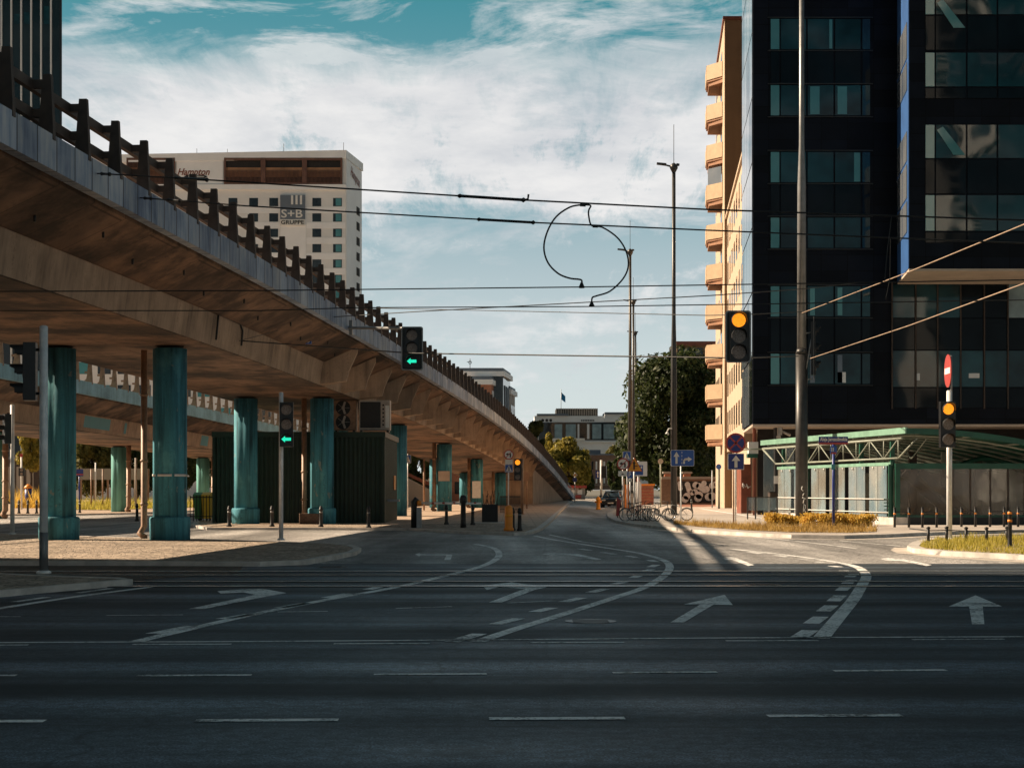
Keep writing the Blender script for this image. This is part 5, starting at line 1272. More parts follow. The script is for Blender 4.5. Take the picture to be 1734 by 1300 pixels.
for px, D, lab in ((32,105,'distant black bollard behind the left signal pole'),(47,105,'distant black bollard right of the left signal pole'),(62,105,'distant black bollard beside the nearest signal pole'),(135,108,'distant black bollard at the blue name post'),(232,80,'black bollard beside the brown downpipe')):
    place(proto, used, (W(px,0,D)[0], D, 0), 0, lab, 'black bollards on the left pavement')
for px, D, lab in ((1171,118,'small black bollard in front of the graffiti wall'),):
    place(proto, used, (W(px,0,D)[0], D, 0), 0, lab, 'black bollards on the right pavement')
D = 61.; x = W(861.5,0,D)[0]
t = thing('orange_bollard', (x,D,0), 'stout orange bollard at the road edge by the planter', 'bollard')
m = MB(); m.lathe([(.19,.09),(.19,.18),(.15,.22),(.15,.86),(.135,.95),(.09,1.02),(.03,1.05)], (x,D,0), 18); m.build('body', M['orange'], t)
m = MB(); m.lathe([(.155,.62),(.155,.7)], (x,D,0), 18); m.build('ring', M['yellow'], t)
D = 66.; x = W(701,0,D)[0]
t = thing('parking_barrier', (x,D,0), 'white road barrier arm with black posts and an orange pivot', 'barrier')
m = MB(); m.tube([(x,D,.08),(x,D,1.12),(x+.12,D,1.27)], [.12,.12,.1], 12); m.build('drive_post', M['black'], t)
x1 = W(709,0,D)[0]; m = MB(); m.box(x1-.08,x1+.12,D-.1,D+.1,.08,.9); m.build('cabinet', M['steel_dull'], t)
xa, xb = W(710,0,D)[0], W(815,0,D)[0]; z = H+(HY-851.5)*D/F
m = MB(); m.tube([(xa,D,z),(xb,D,z-.02)], .045, 10); ar = m.build('arm', M['white'], t)
m = MB(); m.lathe([(.02,-.12),(.1,-.08),(.1,.08),(.02,.12)], (xa,D,z), 12); m.build('pivot', M['orange'], t)
m = MB()
for k in range(5): xx = xa+(xb-xa)*(.2+k*.17); m.tube([(xx,D,z-.004),(xx+.1,D,z-.006)], .047, 10)
m.build('stripe', M['red'], ar)
x = W(784.5,0,D)[0]; m = MB(); m.lathe([(.13,.08),(.11,.3),(.1,1.05),(.14,1.1),(.15,1.25),(.1,1.38),(.03,1.4)], (x,D,0), 14); m.build('rest_post', M['black'], t)
D = 74.; xa, xb = W(816,0,D)[0], W(843,0,D)[0]
t = thing('planter_box', ((xa+xb)/2,D,0), 'dark slatted planter box on a low plinth beside the orange bollard', 'planter')
m = MB(); m.box(xa,xb,D,D+.9,.16,.95)
for k in range(8): xx = xa+.03+k*(xb-xa-.06)/7; m.box(xx-.025,xx+.025,D-.03,D-.003,.18,.97)
m.build('box', M['black'], t); m = MB(); m.box(xa-.35,xb+.25,D-.35,D+1.1,.08,.155); m.build('plinth', M['kerb'], t)
m = MB()
for k in range(9):
    xx = xa+.08+k*.07; m.tube([(xx,D+.3,.95),(xx+R.uniform(-.15,.15),D+.3,1.3+.3*R.random())], .012, 4)
m.build('dry_stems', M['bark'], t)
def fence(name, p, q, h, n, label, mat='black'):
    p, q = V3(*p), V3(*q); t = thing(name, (p+q)/2, label, 'fence'); d = q-p
    m = MB(); m.bar(p+V3(0,0,h),q+V3(0,0,h),.05,.05); m.bar(p+V3(0,0,.25),q+V3(0,0,.25),.04,.04)
    m.build('rail', M[mat], t); m = MB()
    for i in range(n+1): a = p+d*i/n; m.bar(a+V3(0,0,.02),a+V3(0,0,h+.08),.035,.035)
    tag(m.build('pickets', M[mat], t), kind=None); return t
fence('picket_fence', W(847,0,105)[:2]+(.1,), W(884,0,104)[:2]+(.1,), 1.05, 22, 'black picket fence behind the orange bollard')
fence('picket_fence', W(322,0,78)[:2]+(.1,), W(366,0,78)[:2]+(.1,), 1.15, 8, 'thin dark fence in front of the recycling bins')
for px0, px1, mt, lb in ((328,341,'greenbin','green recycling bin beside the shed'),(341.5,356,'yellowbin','yellow recycling bin beside the shed')):
    D = 80.; xa, xb = W(px0,0,D)[0], W(px1,0,D)[0]; t = thing('recycling_bin', ((xa+xb)/2,D,0), lb, 'bin', 'recycling bins')
    m = MB(); m.add([(xa+.05,D,.2),(xb-.05,D,.2),(xb-.05,D+.7,.2),(xa+.05,D+.7,.2),(xa,D-.08,1.3),(xb,D-.08,1.3),(xb,D+.8,1.3),(xa,D+.8,1.3)], [(0,3,2,1),(4,5,6,7),(0,1,5,4),(1,2,6,5),(2,3,7,6),(3,0,4,7)]); m.build('body', M[mt], t)
    m = MB(); m.prism([(xa-.02,D-.12,1.3),(xa-.02,D+.84,1.3),(xa-.02,D+.84,1.38),(xa-.02,D+.35,1.48),(xa-.02,D-.12,1.36)], (xb-xa+.04,0,0)); m.build('lid', M[mt], t)
    m = MB(); m.tube([(xa+.1,D+.65,.22),(xa+.16,D+.65,.22)], .11, 12); m.tube([(xb-.16,D+.65,.22),(xb-.1,D+.65,.22)], .11, 12); m.build('wheel', M['rubber'], t)
# waste patch of old brick at the foot of one column
x, y = xr1(73.8)-3.3, 73.8; m = MB(); m.lathe([(.66,.02),(.66,.55)], (x-.35,y-.05,0), 12); m.build('brick_patch', M['brick'], COLS[(73.8,3.3)])
# low hoop rails on the right pavement
proto = thing('hoop_rail', (0,0,0), 'x', 'railing')
def hoop(D, pa, pb): pass
hoops = [(1515,1534,66,'hoop rail pair nearest the shelter corner'),(1562,1582,66,'second hoop rail left of the amber signal pole'),(1628,1657,67,'hoop rail just right of the amber signal pole'),(1676.5,1703,67,'hoop rail before the right end of the glazing'),(1724,1760,67,'hoop rail at the right picture edge')]
wd = (1534-1515)*66/F+.12
for s_ in (0, 1):
    m = MB(); m.tube([(s_*wd,0,.1),(s_*wd,0,.86)], .05, 10); m.lathe([(.06,.86),(.06,.89),(.02,.91)], (s_*wd,0,0), 10); pz = m.build('post', M['black'], proto)
    m = MB(); m.lathe([(.053,.62),(.053,.68)], (s_*wd,0,0), 10); m.build('reflector', M['orange'], pz)
m = MB(); m.tube([(0,0,.72),(wd,0,.72)], .022, 8); m.build('rail', M['black'], proto)
used = [False]
for a, b, D, lab in hoops: place(proto, used, (W(a,0,D)[0], D, 0), 0, lab, 'black hoop rails on the right pavement')
# low fence of the grass island
pts = [(1572,47.5),(1603,48),(1636,47.3),(1670.5,47),(1705,48),(1745,46.5)]
t = thing('low_fence', W(1636,0,47.5)[:2]+(0,), 'low black post-and-rail fence round the right grass island', 'fence')
for px, D in pts:
    x = W(px,0,D)[0]; m = MB(); m.tube([(x,D,.1),(x,D,.5)], .045, 8); m.lathe([(.06,.5),(.065,.53),(.02,.56)], (x,D,0), 8); m.build('post', M['black'], t)
m = MB(); P = [(W(px,0,D)[0],D,.44) for px, D in pts]; m.tube(P, .018, 6); m.tube([W(1540,0,50)[:2]+(.44,)]+[P[0]], .018, 6); m.build('rail', M['black'], t)
D = 43.; x = W(1710,0,D)[0]; t = thing('reflector_bollard', (x,D,0), 'slim black bollard with orange reflectors at the grass island fence', 'bollard')
m = MB(); m.lathe([(.075,.1),(.06,.16),(.055,.95),(.06,.97),(.055,1.04),(.02,1.08)], (x,D,0), 12); m.build('post', M['black'], t)
for z in (.78, .98): m = MB(); m.lathe([(.06,z),(.06,z+.06)], (x,D,0), 12); m.build('reflector', M['orange'], t)
# ================================================================== SHELTER (underpass entrance)
ex = lambda y: 16.5-.17*(y-70)                       # its left wall line
ST = thing('glazed_shelter', (19, 76, 0), 'green steel shelter with curved roof and milky glass walls in front of the dark block', 'shelter')
zr_ = lambda x: 4.15-.57*((x-16.5)/5.4)**2 if x > 16.5 else 4.15
m = MB(); xs_ = [16.5+i*.5 for i in range(21)]; n = len(xs_)
vs = []
for yy in (69.6, 88.5):
    for x in xs_: vs.append((x+ex(yy)-16.5, yy, zr_(x)))
    for x in xs_: vs.append((x+ex(yy)-16.5, yy, zr_(x)-.05))
fs = [(i,i+1,2*n+i+1,2*n+i) for i in range(n-1)]+[(n+i,3*n+i,3*n+i+1,n+i+1) for i in range(n-1)]+[(i,n+i,n+i+1,i+1) for i in range(n-1)]
m.add(vs, fs, True); m.build('roof_sheet', M['shelter_green'], ST)
m = MB()
for i in range(n-1):
    a, b = xs_[i], xs_[i+1]; o = ex(69.5)-16.5
    m.add([(a+o,69.5,zr_(a)+.04),(b+o,69.5,zr_(b)+.04),(b+o,69.5,zr_(b)-.2),(a+o,69.5,zr_(a)-.2),(a+o,69.58,zr_(a)+.04),(b+o,69.58,zr_(b)+.04),(b+o,69.58,zr_(b)-.2),(a+o,69.58,zr_(a)-.2)], [(0,3,2,1),(4,5,6,7),(0,1,5,4),(3,7,6,2)])
m.build('front_fascia', M['shelter_green'], ST)
m = MB()
for k in range(12):
    yy = 71+k*1.5; o = ex(yy)-16.5; m.tube([(x+o,yy,zr_(x)-.2) for x in xs_[::2]], .05, 6)
for x in xs_[2::4]: m.tube([(x+ex(69.8)-16.5,69.8,zr_(x)-.12),(x+ex(88)-16.5,88,zr_(x)-.12)], .04, 6)
m.build('roof_frame', M['truss'], ST)
m = MB(); m.bar((ex(69.5),69.5,4.1),(ex(88.5),88.5,4.1),.12,.26); m.build('edge_beam', M['shelter_pale'], ST)
tr = MB(); y0, y1 = 70.2, 88.
top = lambda y: V3(ex(y)+.02, y, 3.78); bot = lambda y: V3(ex(y)+.02, y, 2.95)
tr.tube([top(70),top(88.5)], .055, 8); tr.tube([bot(70.4),bot(86.2)], .045, 8)
N_ = 5; step = (86.2-70.4)/N_
for k in range(N_):
    a = 70.4+k*step; b = a+step; c = (a+b)/2
    tr.tube([bot(a),top(a+.02)], .028, 6); tr.tube([top(a),bot(c)], .028, 6); tr.tube([bot(c),top(b)], .028, 6); tr.tube([bot(c),top(c)], .028, 6)
    for s in (1.2,):                                   # a second frame further in
        o = V3(s,.0,0); tr.tube([top(a)+o,bot(c)+o], .03, 6); tr.tube([bot(c)+o,top(b)+o], .03, 6)
tr.tube([bot(86.2),top(88.4)], .05, 6); tr.tube([bot(70.4),top(69.7)+V3(.5,0,0)], .035, 6); tr.tube([V3(ex(88.4)-1.2,88.6,3.75),top(88.4)], .05, 6)
tr.build('truss', M['truss'], ST)
for k in range(5):
    a = 71.4+k*3.5; m = MB(); x = ex(a)+.16; m.box(x-.09,x+.09,a-.09,a+.09,.1,3.7); m.build('column', M['shelter_green'], ST)
m = MB(); m.bar((ex(71.2)+.05,71.2,2.72),(ex(86)+.05,86,2.72),.1,.14); m.build('glass_rail', M['shelter_pale'], ST)
m = MB(); m.slab([(ex(70.6)-.1,70.6),(ex(70.6)+.6,70.6),(ex(86.5)+.6,86.5),(ex(86.5)-.1,86.5)], .05, .42); m.build('plinth', M['kerb'], ST)
for k in range(6):
    a = 71.6+k*2.45
    for (p, q) in ((a,a+.95),(a+1.0,a+1.95)):
        m = MB(); m.bar((ex(p),p,1.54),(ex(q),q,1.54),.02,2.2); m.build('glass_panel', M['shelter_glass' if k in (0,1,4) else 'shelter_glass_warm'], ST)
m = MB()
for z in (.62,1.2): m.tube([(ex(71.2)-.05,71.2,z),(ex(86)-.05,86,z)], .025, 6)
for k in range(12): a = 71.8+k*1.21; m.tube([(ex(a)-.06,a,2.62),(ex(a)-.02,a,2.5)], .03, 5)
m.build('glass_clamp', M['white'], ST)
m = MB(); m.box(ex(71.4)-.06,ex(71.4)+.05,71.1,71.2,.4,2.7)
for z in (.75,.9,1.05,1.2): m.box(ex(71.2)-.3,ex(71.2)-.08,71.1,71.16,z-.02,z+.02)
m.build('corner_bracket', M['shelter_green'], ST)
# right-hand glazed front
x0 = ex(71)+.12; m = MB(); m.box(x0,26.5,70.95,71.1,2.5,2.74); m.box(x0,x0+.2,70.93,71.12,.1,2.5); m.box(x0+.2,26.5,70.97,71.08,.42,.52); m.build('front_frame', M['shelter_green'], ST)
m = MB(); m.box(x0+.2,26.5,70.98,71.3,.05,.42); m.build('front_base', M['black'], ST)
for k, (a, b) in enumerate(((1513,1612),(1614,1642),(1644,1676),(1678,1706),(1708,1734),(1736,1790),(1792,1840))):
    m = MB(); m.box(W(a,0,71)[0],W(b,0,71)[0],71.0,71.03,.52,2.5); m.build('front_glass', M['shelter_glass_dark'], ST)
    m = MB(); x = W(b+1,0,71)[0]; m.box(x-.03,x+.03,70.96,71.06,.52,2.5); m.build('front_mullion', M['railbrown'], ST)
for (p, q) in (((1530,800),(1612,872)),((1558,798),(1640,872))):
    m = MB(); a, b = W(p[0],p[1],73), W(q[0],q[1],73); m.bar(a,b,.15,.35); m.build('stair_stringer', M['railbrown'], ST)
m = MB(); m.box(x0+.3,26.4,79,79.2,.1,2.4); m.build('inner_wall', M['hotel_band'], ST)
for k in range(6):
    m = MB(); xx = x0+.8+k*1.55; m.box(xx,xx+.35,78.2,78.5,.1,3.4); m.build('inner_post', M['railbrown'] if k % 2 else M['truss'], ST)
m = MB(); a = W(1612,790,76); vs = [(a[0]+i*.35, 76, 2.55+.5*math.sin(i/9*PI)) for i in range(10)]; m.tube(vs, .12, 6); m.build('inner_arch', M['shelter_green'], ST)
# stainless and glass box in front of the lobby
D = 84.; xa, xb = W(1266,0,D)[0], W(1316,0,D)[0]
t = thing('glass_barrier', ((xa+xb)/2,D,0), 'low framed glass barrier in front of the lobby', 'barrier')
m = MB(); m.box(xa,xb,D,D+.02,.55,1.2); m.build('glass_panel', M['shelter_glass'], t)
m = MB()
for x in (xa,xa+.4,xb): m.box(x-.03,x+.03,D-.03,D+.05,.1,1.22)
m.box(xa,xb,D-.02,D+.04,1.2,1.24); m.build('frame', M['mast'], t)
D = 88.; xa, xb = W(1304,0,D)[0], W(1335,0,D)[0]; t = thing('dark_cabinet', ((xa+xb)/2,D,0), 'dark brown cabinet between lobby and glazed shelter', 'cabinet')
m = MB(); m.box(xa,xb,D,D+.8,.12,1.45); m.build('body', M['railbrown'], t); m = MB(); m.box(xa-.03,xb+.03,D-.03,D+.83,1.45,1.5); m.build('lid', M['black'], t)
m = MB(); m.box(xa-.15,xb+.1,D-.2,D+.9,.1,.2); m.build('base', M['kerb'], t)
# projecting pharmacy-like white and green sign
D = 90.; x, y, z = W(1277,758,D)
t = thing('hanging_sign', (x,D,z), 'small white sign box with green base hanging at the building corner', 'sign')
a, b = W(1268,768,D), W(1284,748,D); m = MB(); m.box(a[0],b[0],D,D+.5,a[2],b[2]); m.build('box', M['white'], t)
a, b = W(1266,775,D), W(1283,768,D); m = MB(); m.box(a[0],b[0],D-.02,D+.5,a[2],b[2]); m.build('green_base', M['shelter_green'], t)
m = MB(); q = W(1300,757,D); m.tube([(a[0],D+.2,z),(q[0],D+3,z)], .04, 6); m.build('bracket', M['truss'], t)
# ================================================================== GRAFFITI WALL
D = 165.; xa, xb = W(1120,0,D)[0], W(1262,0,D)[0]; zw = H+(HY-811)*D/F
GW = thing('graffiti_wall', ((xa+xb)/2,D,0), 'low wall covered with fat grey bubble-letter graffiti under the big tree', 'wall')
m = MB(); m.box(xa,xb,D,D+.4,0,zw); m.build('wall', M['brick'], GW)
m = MB(); m.box(xa,xb,D-.12,D+.52,zw,zw+.25); m.build('coping', M['hotel_band'], GW)
for px in (1131,1163.5):
    x = W(px,0,D)[0]; m = MB(); m.box(x-.35,x+.35,D-.1,D+.5,zw+.0,zw+.55); pr = m.build('pier', M['brick_red'], GW); m = MB(); m.box(x-.5,x+.5,D-.2,D+.6,zw+.55,zw+.75); m.build('cap', M['hotel_band'], pr)
def gpt(px, py): return (W(px,py,D)[0], W(px,py,D)[2])
bg = MB(); a, b = gpt(1146,850.5), gpt(1262,814.5); bg.box(a[0],b[0],D-.02,D-.004,max(.3,a[1]),b[1]); gb = bg.build('graffiti_outline', M['graf_black'], GW)
m = MB()
def blob(pts, r, off):
    P = [gpt(*p) for p in pts]
    for i in range(len(P)):
        r_ = r*1.08; m.disc((P[i][0],D-.022-off,P[i][1]), r_*D/F, (0,-1,0), 16, .004)
        if i+1 < len(P):
            p, q = Vector(P[i]), Vector(P[i+1]); d = (q-p).normalized(); nn = Vector((-d.y,d.x))*r*D/F
            m.prism([(u.x,D-.0225-off,u.y) for u in (p+nn,q+nn,q-nn,p-nn)], (0,-.003,0))
letters = [([(1151,818),(1152,827)],3.6),([(1164,820),(1167,830),(1172,834),(1177,832)],4.2),([(1178,821),(1184,823),(1193,829)],5.2),([(1192,818)],4.3),([(1196,828)],5.4),([(1206,822),(1214,819),(1222,820)],5),([(1160,845),(1163,840)],5.5),([(1182,843),(1184,838)],6),([(1200,841),(1206,840)],6.2),([(1217,845),(1222,838)],5.5),([(1231,822),(1236,829)],5.4),([(1240,843),(1247,838)],6)]
for i, (p, r) in enumerate(letters): blob(p, r, .0003*i)
m.build('graffiti_letters', M['graf_grey'], gb)
# ================================================================== STREET CLUTTER BY THE FAR CORNER
D = 118.; xa, xb = W(1064.5,0,D)[0], W(1072.5,0,D)[0]; t = thing('parking_meter_column', ((xa+xb)/2,D,0), 'black upright column beside a pale cabinet behind the bicycles', 'column')
m = MB(); m.box(xa,xb,D,D+.3,.1,H+(HY-811)*D/F); m.build('body', M['black'], t); m = MB(); m.box(xa+.02,xb-.02,D-.02,D-.002,H+(HY-830)*D/F,H+(HY-822)*D/F); m.build('display', M['mastgrey'], t)
D = 116.; xa, xb = W(1067,0,D)[0], W(1073.5,0,D)[0]; t = thing('utility_cabinet', ((xa+xb)/2,D,0), 'pale grey utility cabinet next to the black column', 'cabinet')
m = MB(); m.box(xa,xb,D,D+.4,.1,H+(HY-836)*D/F); m.build('body', M['metal_box'], t); m = MB(); m.box(xa-.02,xb+.02,D-.03,D+.43,H+(HY-836)*D/F,H+(HY-835)*D/F); m.build('lid', M['hotel_band'], t)
D = 115.; xa, xb = W(1077,0,D)[0], W(1086,0,D)[0]; t = thing('white_totem', ((xa+xb)/2,D,0), 'white totem with a red band standing behind the bicycles', 'totem')
m = MB(); m.box(xa,xb,D,D+.25,.1,H+(HY-816)*D/F); m.build('body', M['hotel_white'], t); m = MB(); m.box(xa+.08,xb-.1,D-.02,D+.27,H+(HY-815)*D/F,H+(HY-809)*D/F); m.build('head', M['red'], t)
D = 128.; xa, xb = W(1058,0,D)[0], W(1064,0,D)[0]; t = thing('orange_post_box', ((xa+xb)/2,D,0), 'narrow orange box between sign posts and black column', 'box')
m = MB(); m.box(xa,xb,D,D+.3,.1,H+(HY-820)*D/F); m.build('body', M['orange'], t); m = MB(); m.box(xa-.1,xa+.02,D-.05,D+.05,.1,H+(HY-810)*D/F); m.build('post', M['pipe'], t)
D = 160.; xa, xb = W(1086,0,D)[0], W(1107,0,D)[0]; t = thing('red_kiosk', ((xa+xb)/2,D,0), 'orange-red container kiosk behind the white totem', 'kiosk')
m = MB(); m.box(xa,xb,D,D+2,.1,H+(HY-822)*D/F); m.build('body', M['brick_red'], t)
m = MB()
for k in range(5): z = .4+k*.3; m.box(xa+.02,xb-.02,D-.03,D-.003,z,z+.06)
m.build('rib', M['red'], t); m = MB(); m.box(xa-.1,xb+.1,D-.1,D+2.1,H+(HY-822)*D/F,H+(HY-819)*D/F); m.build('roof', M['orange'], t)
D = 132.; x = W(1013,0,D)[0]; t = thing('fire_hydrant', (x,D,0), 'yellow fire hydrant at the far corner in front of the dark car', 'hydrant')
m = MB(); m.lathe([(.2,0),(.2,.1),(.15,.14),(.15,.75),(.2,.78),(.2,.84),(.14,.95),(.04,1.05)], (x,D,0), 14); m.build('body', M['yellow'], t)
m = MB(); m.tube([(x-.28,D,.62),(x+.28,D,.62)], .08, 10); m.tube([(x,D-.26,.5),(x,D,.5)], .09, 10); m.build('outlet', M['orange'], t)
D = 88.; x = W(1046.5,0,D)[0]; t = thing('litter_bin', (x,D,0), 'tilted dark red panel-like bin at the kerb corner left of the bicycles', 'bin')
m = MB(); m.prism([(x-.1,D,.2),(x+.06,D,.22),(x+.14,D,1.05),(x-.04,D,1.2)], (0,.35,0)); m.build('body', M['bikered'], t); m = MB(); m.bar((x,D+.17,.1),(x,D+.17,.4),.05,.05); m.build('post', M['black'], t)
# bicycle rack
D = 79.5; xa, xb = W(1073,0,D)[0], W(1100,0,D)[0]; t = thing('bicycle_rack', ((xa+xb)/2,D,0), 'black barred rack holding the parked bicycles', 'bicycle rack')
m = MB(); m.bar((xa,D,.8),(xb,D,.8),.05,.05); m.bar((xa,D,.16),(xb,D,.16),.05,.05); m.build('rail', M['black'], t)
for k in range(8): xx = xa+(xb-xa)*k/7; m = MB(); m.tube([(xx,D,.1),(xx,D,.8)], .018, 6); m.build('bar', M['black'], t)
# ================================================================== BICYCLES
def bicycle(mat):
    t = thing('bicycle', (0,0,0), 'x', 'bicycle'); r = .34; wb = 1.04
    for sx in (0, wb):
        m = MB(); P = [(sx+r*math.cos(a), 0, r+r*math.sin(a)) for a in [2*PI*k/22 for k in range(23)]]; m.tube(P, .02, 6, caps=False); w = m.build('wheel', M['rubber'], t)
        m = MB(); m.tube([(sx+(r-.035)*math.cos(a),0,r+(r-.035)*math.sin(a)) for a in [2*PI*k/22 for k in range(23)]], .012, 5, caps=False)
        for k in range(9): a = 2*PI*k/9; m.tube([(sx,0,r),(sx+(r-.03)*math.cos(a),0,r+(r-.03)*math.sin(a))], .004, 3)
        m.lathe([(.03,-.05),(.03,.05)], (0,0,0), 8) if False else m.tube([(sx,-.06,r),(sx,.06,r)], .025, 8); m.build('rim', M['chrome'], w)
    bb = V3(.44,0,.3); st = V3(.3,0,.82); hd_ = V3(.84,0,.88); hl = V3(.88,0,.72)
    m = MB()
    for p, q, rr_ in ((bb,st,.017),(st*1+V3(.02,0,-.08),hd_,.017),(bb,hl,.02),(hd_,hl,.02),(bb,V3(0,0,r),.012),(st+V3(.02,0,-.1),V3(0,0,r),.01)): m.tube([p,q], rr_, 7)
    m.build('frame', mat, t)
    m = MB(); m.tube([hl,V3(.94,.04,.5),V3(wb,.05,r)], .014, 6); m.tube([hl,V3(.94,-.04,.5),V3(wb,-.05,r)], .014, 6); m.build('fork', mat, t)
    m = MB(); m.tube([hd_,hd_+V3(-.01,0,.14)], .014, 6); m.tube([hd_+V3(-.16,-.28,.16),hd_+V3(.02,-.2,.16),hd_+V3(.04,0,.13),hd_+V3(.02,.2,.16),hd_+V3(-.16,.28,.16)], .013, 6); m.build('handlebar', M['black'], t)
    m = MB(); m.tube([st,st+V3(-.02,0,.1)], .013, 6); m.prism([st+V3(-.18,-.08,.1),st+V3(-.16,.08,.1) if False else st+V3(.14,-.02,.1),st+V3(.14,.02,.1),st+V3(-.18,.08,.1)], (0,0,.06)); m.build('saddle', M['black'], t)
    m = MB(); m.disc(bb+V3(0,-.05,0), .09, (0,-1,0), 14, .008, r0=.07); m.tube([bb+V3(0,-.06,0),bb+V3(.12,-.06,-.12)], .01, 5); m.tube([bb+V3(0,.06,0),bb+V3(-.12,.06,.12)], .01, 5); m.box(.5,.62,-.16,-.06,.165,.185); m.build('crank', M['chrome'], t)
    m = MB(); m.tube([(.0+.37*math.cos(a),0,.34+.37*math.sin(a)) for a in [math.radians(20+k*18) for k in range(9)]], .018, 5); m.build('mudguard', mat, t)
    return t
BL = [('bikeblack',1059,78.6,.05,'black bicycle leftmost at the rack, beside the yellow triangle post'),('bikered',1071,80.5,.5,'red-framed bicycle in the middle of the rack'),('bikegrey',1098,77.2,1.0,'grey bicycle turned towards the road, right of the rack bars'),('bikeblack',1106,79.,.35,'black bicycle leaning beside the tall lamp mast'),('bikegrey',1163,80.,PI-.1,'grey bicycle at the right end, its wheel past the lane sign post')]
for mt, px, D, rz_, lb in BL:
    t = bicycle(M[mt]); t.location = (W(px,0,D)[0], D, .12); t.rotation_euler = (R.uniform(-.06,.06), 0, rz_); t['label'] = lb; t['group'] = 'bicycles parked at the rack'; t.scale = (.87,.87,.87)
# ================================================================== CARS
def car(x, D, mat, label, rz_=0., plate_=True):
    t = thing('parked_car', (0,0,0), label, 'car', 'cars parked at the street end'); L = 4.2
    def loft(secs, mt, name, par):
        m = MB(); n = len(secs[0]); vs = [p for s in secs for p in s]
        m.add(vs, [(i*n+k,i*n+(k+1)%n,(i+1)*n+(k+1)%n,(i+1)*n+k) for i in range(len(secs)-1) for k in range(n)], True)
        m.add(secs[0], [tuple(range(n))]); m.add(secs[-1], [tuple(reversed(range(n)))]); return m.build(name, mt, par)
    def sec(y, w, z0, z1, b=.12): return [(-w+b,y,z0),(w-b,y,z0),(w,y,z0+b*1.5),(w,y,z1-b),(w-b,y,z1),(-w+b,y,z1),(-w,y,z1-b),(-w,y,z0+b*1.5)]
    bd = loft([sec(0,.74,.3,.62),sec(.15,.84,.22,.74),sec(.9,.88,.2,.9),sec(1.3,.89,.2,.95),sec(3.6,.89,.2,.97),sec(4.1,.84,.22,.92),sec(4.2,.76,.35,.8)], mat, 'body', t)
    loft([sec(.95,.76,.88,.93,.05),sec(1.75,.64,.9,1.42,.08),sec(2.6,.64,.9,1.47,.08),sec(3.3,.64,.9,1.42,.08),sec(3.95,.74,.9,.95,.05)], M['window_dark'], 'glasshouse', t)
    loft([sec(1.75,.6,1.4,1.46,.03),sec(2.5,.62,1.42,1.5,.04),sec(3.3,.6,1.4,1.45,.03)], mat, 'roof', t)
    for y in (.8, 3.4):
        for s in (-1, 1):
            m = MB(); m.tube([(s*.74,y,.31),(s*.9,y,.31)], .31, 18); w = m.build('wheel', M['rubber'], t); m = MB(); m.tube([(s*.88,y,.31),(s*.91,y,.31)], .19, 14); m.build('rim', M['chrome'], w)
    for s in (-1, 1):
        m = MB(); m.obox((s*.62,.06,.66), (.16,s*.05,0), (0,.05,0), (0,0,.06)); m.build('headlight', M['white'], t)
        m = MB(); m.obox((s*.98,1.25,1.0), (.09,0,0), (0,.05,0), (0,0,.06)); m.build('mirror', mat, t)
    m = MB(); m.box(-.45,.45,-.03,.05,.42,.56); m.build('grille', M['black'], t)
    m = MB(); m.box(-.26,.26,-.05,-.02,.36,.46); m.build('number_plate', M['white'], t)
    t.location = (x, D, .0); t.rotation_euler = (0,0,rz_); return t
car(W(1034,0,146)[0], 146, M['carpaint'], 'dark car facing the camera beside the yellow hydrant', -.12)
car(W(1044,0,156)[0], 156, M['carsilver'], 'silver car half hidden behind the dark car', -.12)
car(W(1052,0,164)[0], 164, M['carpaint'], 'second dark car at the back of the parked row', -.12)
# ================================================================== TREES AND PLANTS
def tree(name, px, D, ytop, wpx, ybot, mat, label, n, lsz, seed, trunk_z=None, group=None, cat='tree', lobes=16, dep=None, lr=1.):
    rr_ = random.Random(seed); x0 = W(px,0,D)[0]; zt_ = H+(HY-ytop)*D/F; zb_ = H+(HY-ybot)*D/F; rx_ = wpx*D/F/2; rz_ = (zt_-zb_)/2; zc = (zt_+zb_)/2
    ry_ = dep or rx_
    t = thing(name, (x0,D,0), label, cat, group)
    bl = []
    for k in range(lobes):
        a = rr_.uniform(0,2*PI); u = rr_.uniform(-1,1); q = rr_.uniform(.45,.8)
        bl.append((x0+rx_*q*math.sqrt(1-u*u)*math.cos(a), D+ry_*q*math.sqrt(1-u*u)*math.sin(a), zc+rz_*.72*u, rr_.uniform(.26,.45)*lr))
    vs = []; fs = []
    for k in range(n):
        b = bl[rr_.randrange(lobes)]; s = b[3]*(.55+.5*rr_.random()**.6)
        d = V3(rr_.gauss(0,1),rr_.gauss(0,1),rr_.gauss(0,1)).normalized()
        p = V3(b[0]+d.x*rx_*s, b[1]+d.y*ry_*s, b[2]+d.z*rz_*s)
        nn = (d+V3(rr_.uniform(-1,1),rr_.uniform(-1,1),rr_.uniform(-.6,1.))*.8).normalized()
        u = nn.orthogonal().normalized(); u = (Matrix.Rotation(rr_.uniform(0,2*PI),3,nn)@u); v = nn.cross(u)
        l = lsz*rr_.uniform(.6,1.35); i = len(vs)
        vs += [p-u*l, p-v*l*.5, p+u*l, p+v*l*.5]; fs.append((i,i+1,i+2,i+3))
    m = MB(); m.add(vs, fs); 
    m.build('crown', mat, t)
    m = MB(); tr_ = max(.12, rx_*.055); m.tube([(x0,D,0),(x0+tr_*.5,D,zb_*.6+.5),(x0-tr_*.4,D,zc),(x0,D,zc+rz_*.5)], [tr_*1.3,tr_,tr_*.7,tr_*.25], 9)
    for b in bl[:9]:
        z = rr_.uniform(max(.8,zb_*.8), zc); m.tube([(x0,D,z),((x0+b[0])/2,(D+b[1])/2,(z+b[2])/2+rz_*.08),(b[0],b[1],b[2])], [tr_*.5,tr_*.3,tr_*.1], 6)
    m.build('trunk', M['bark'], t); return t
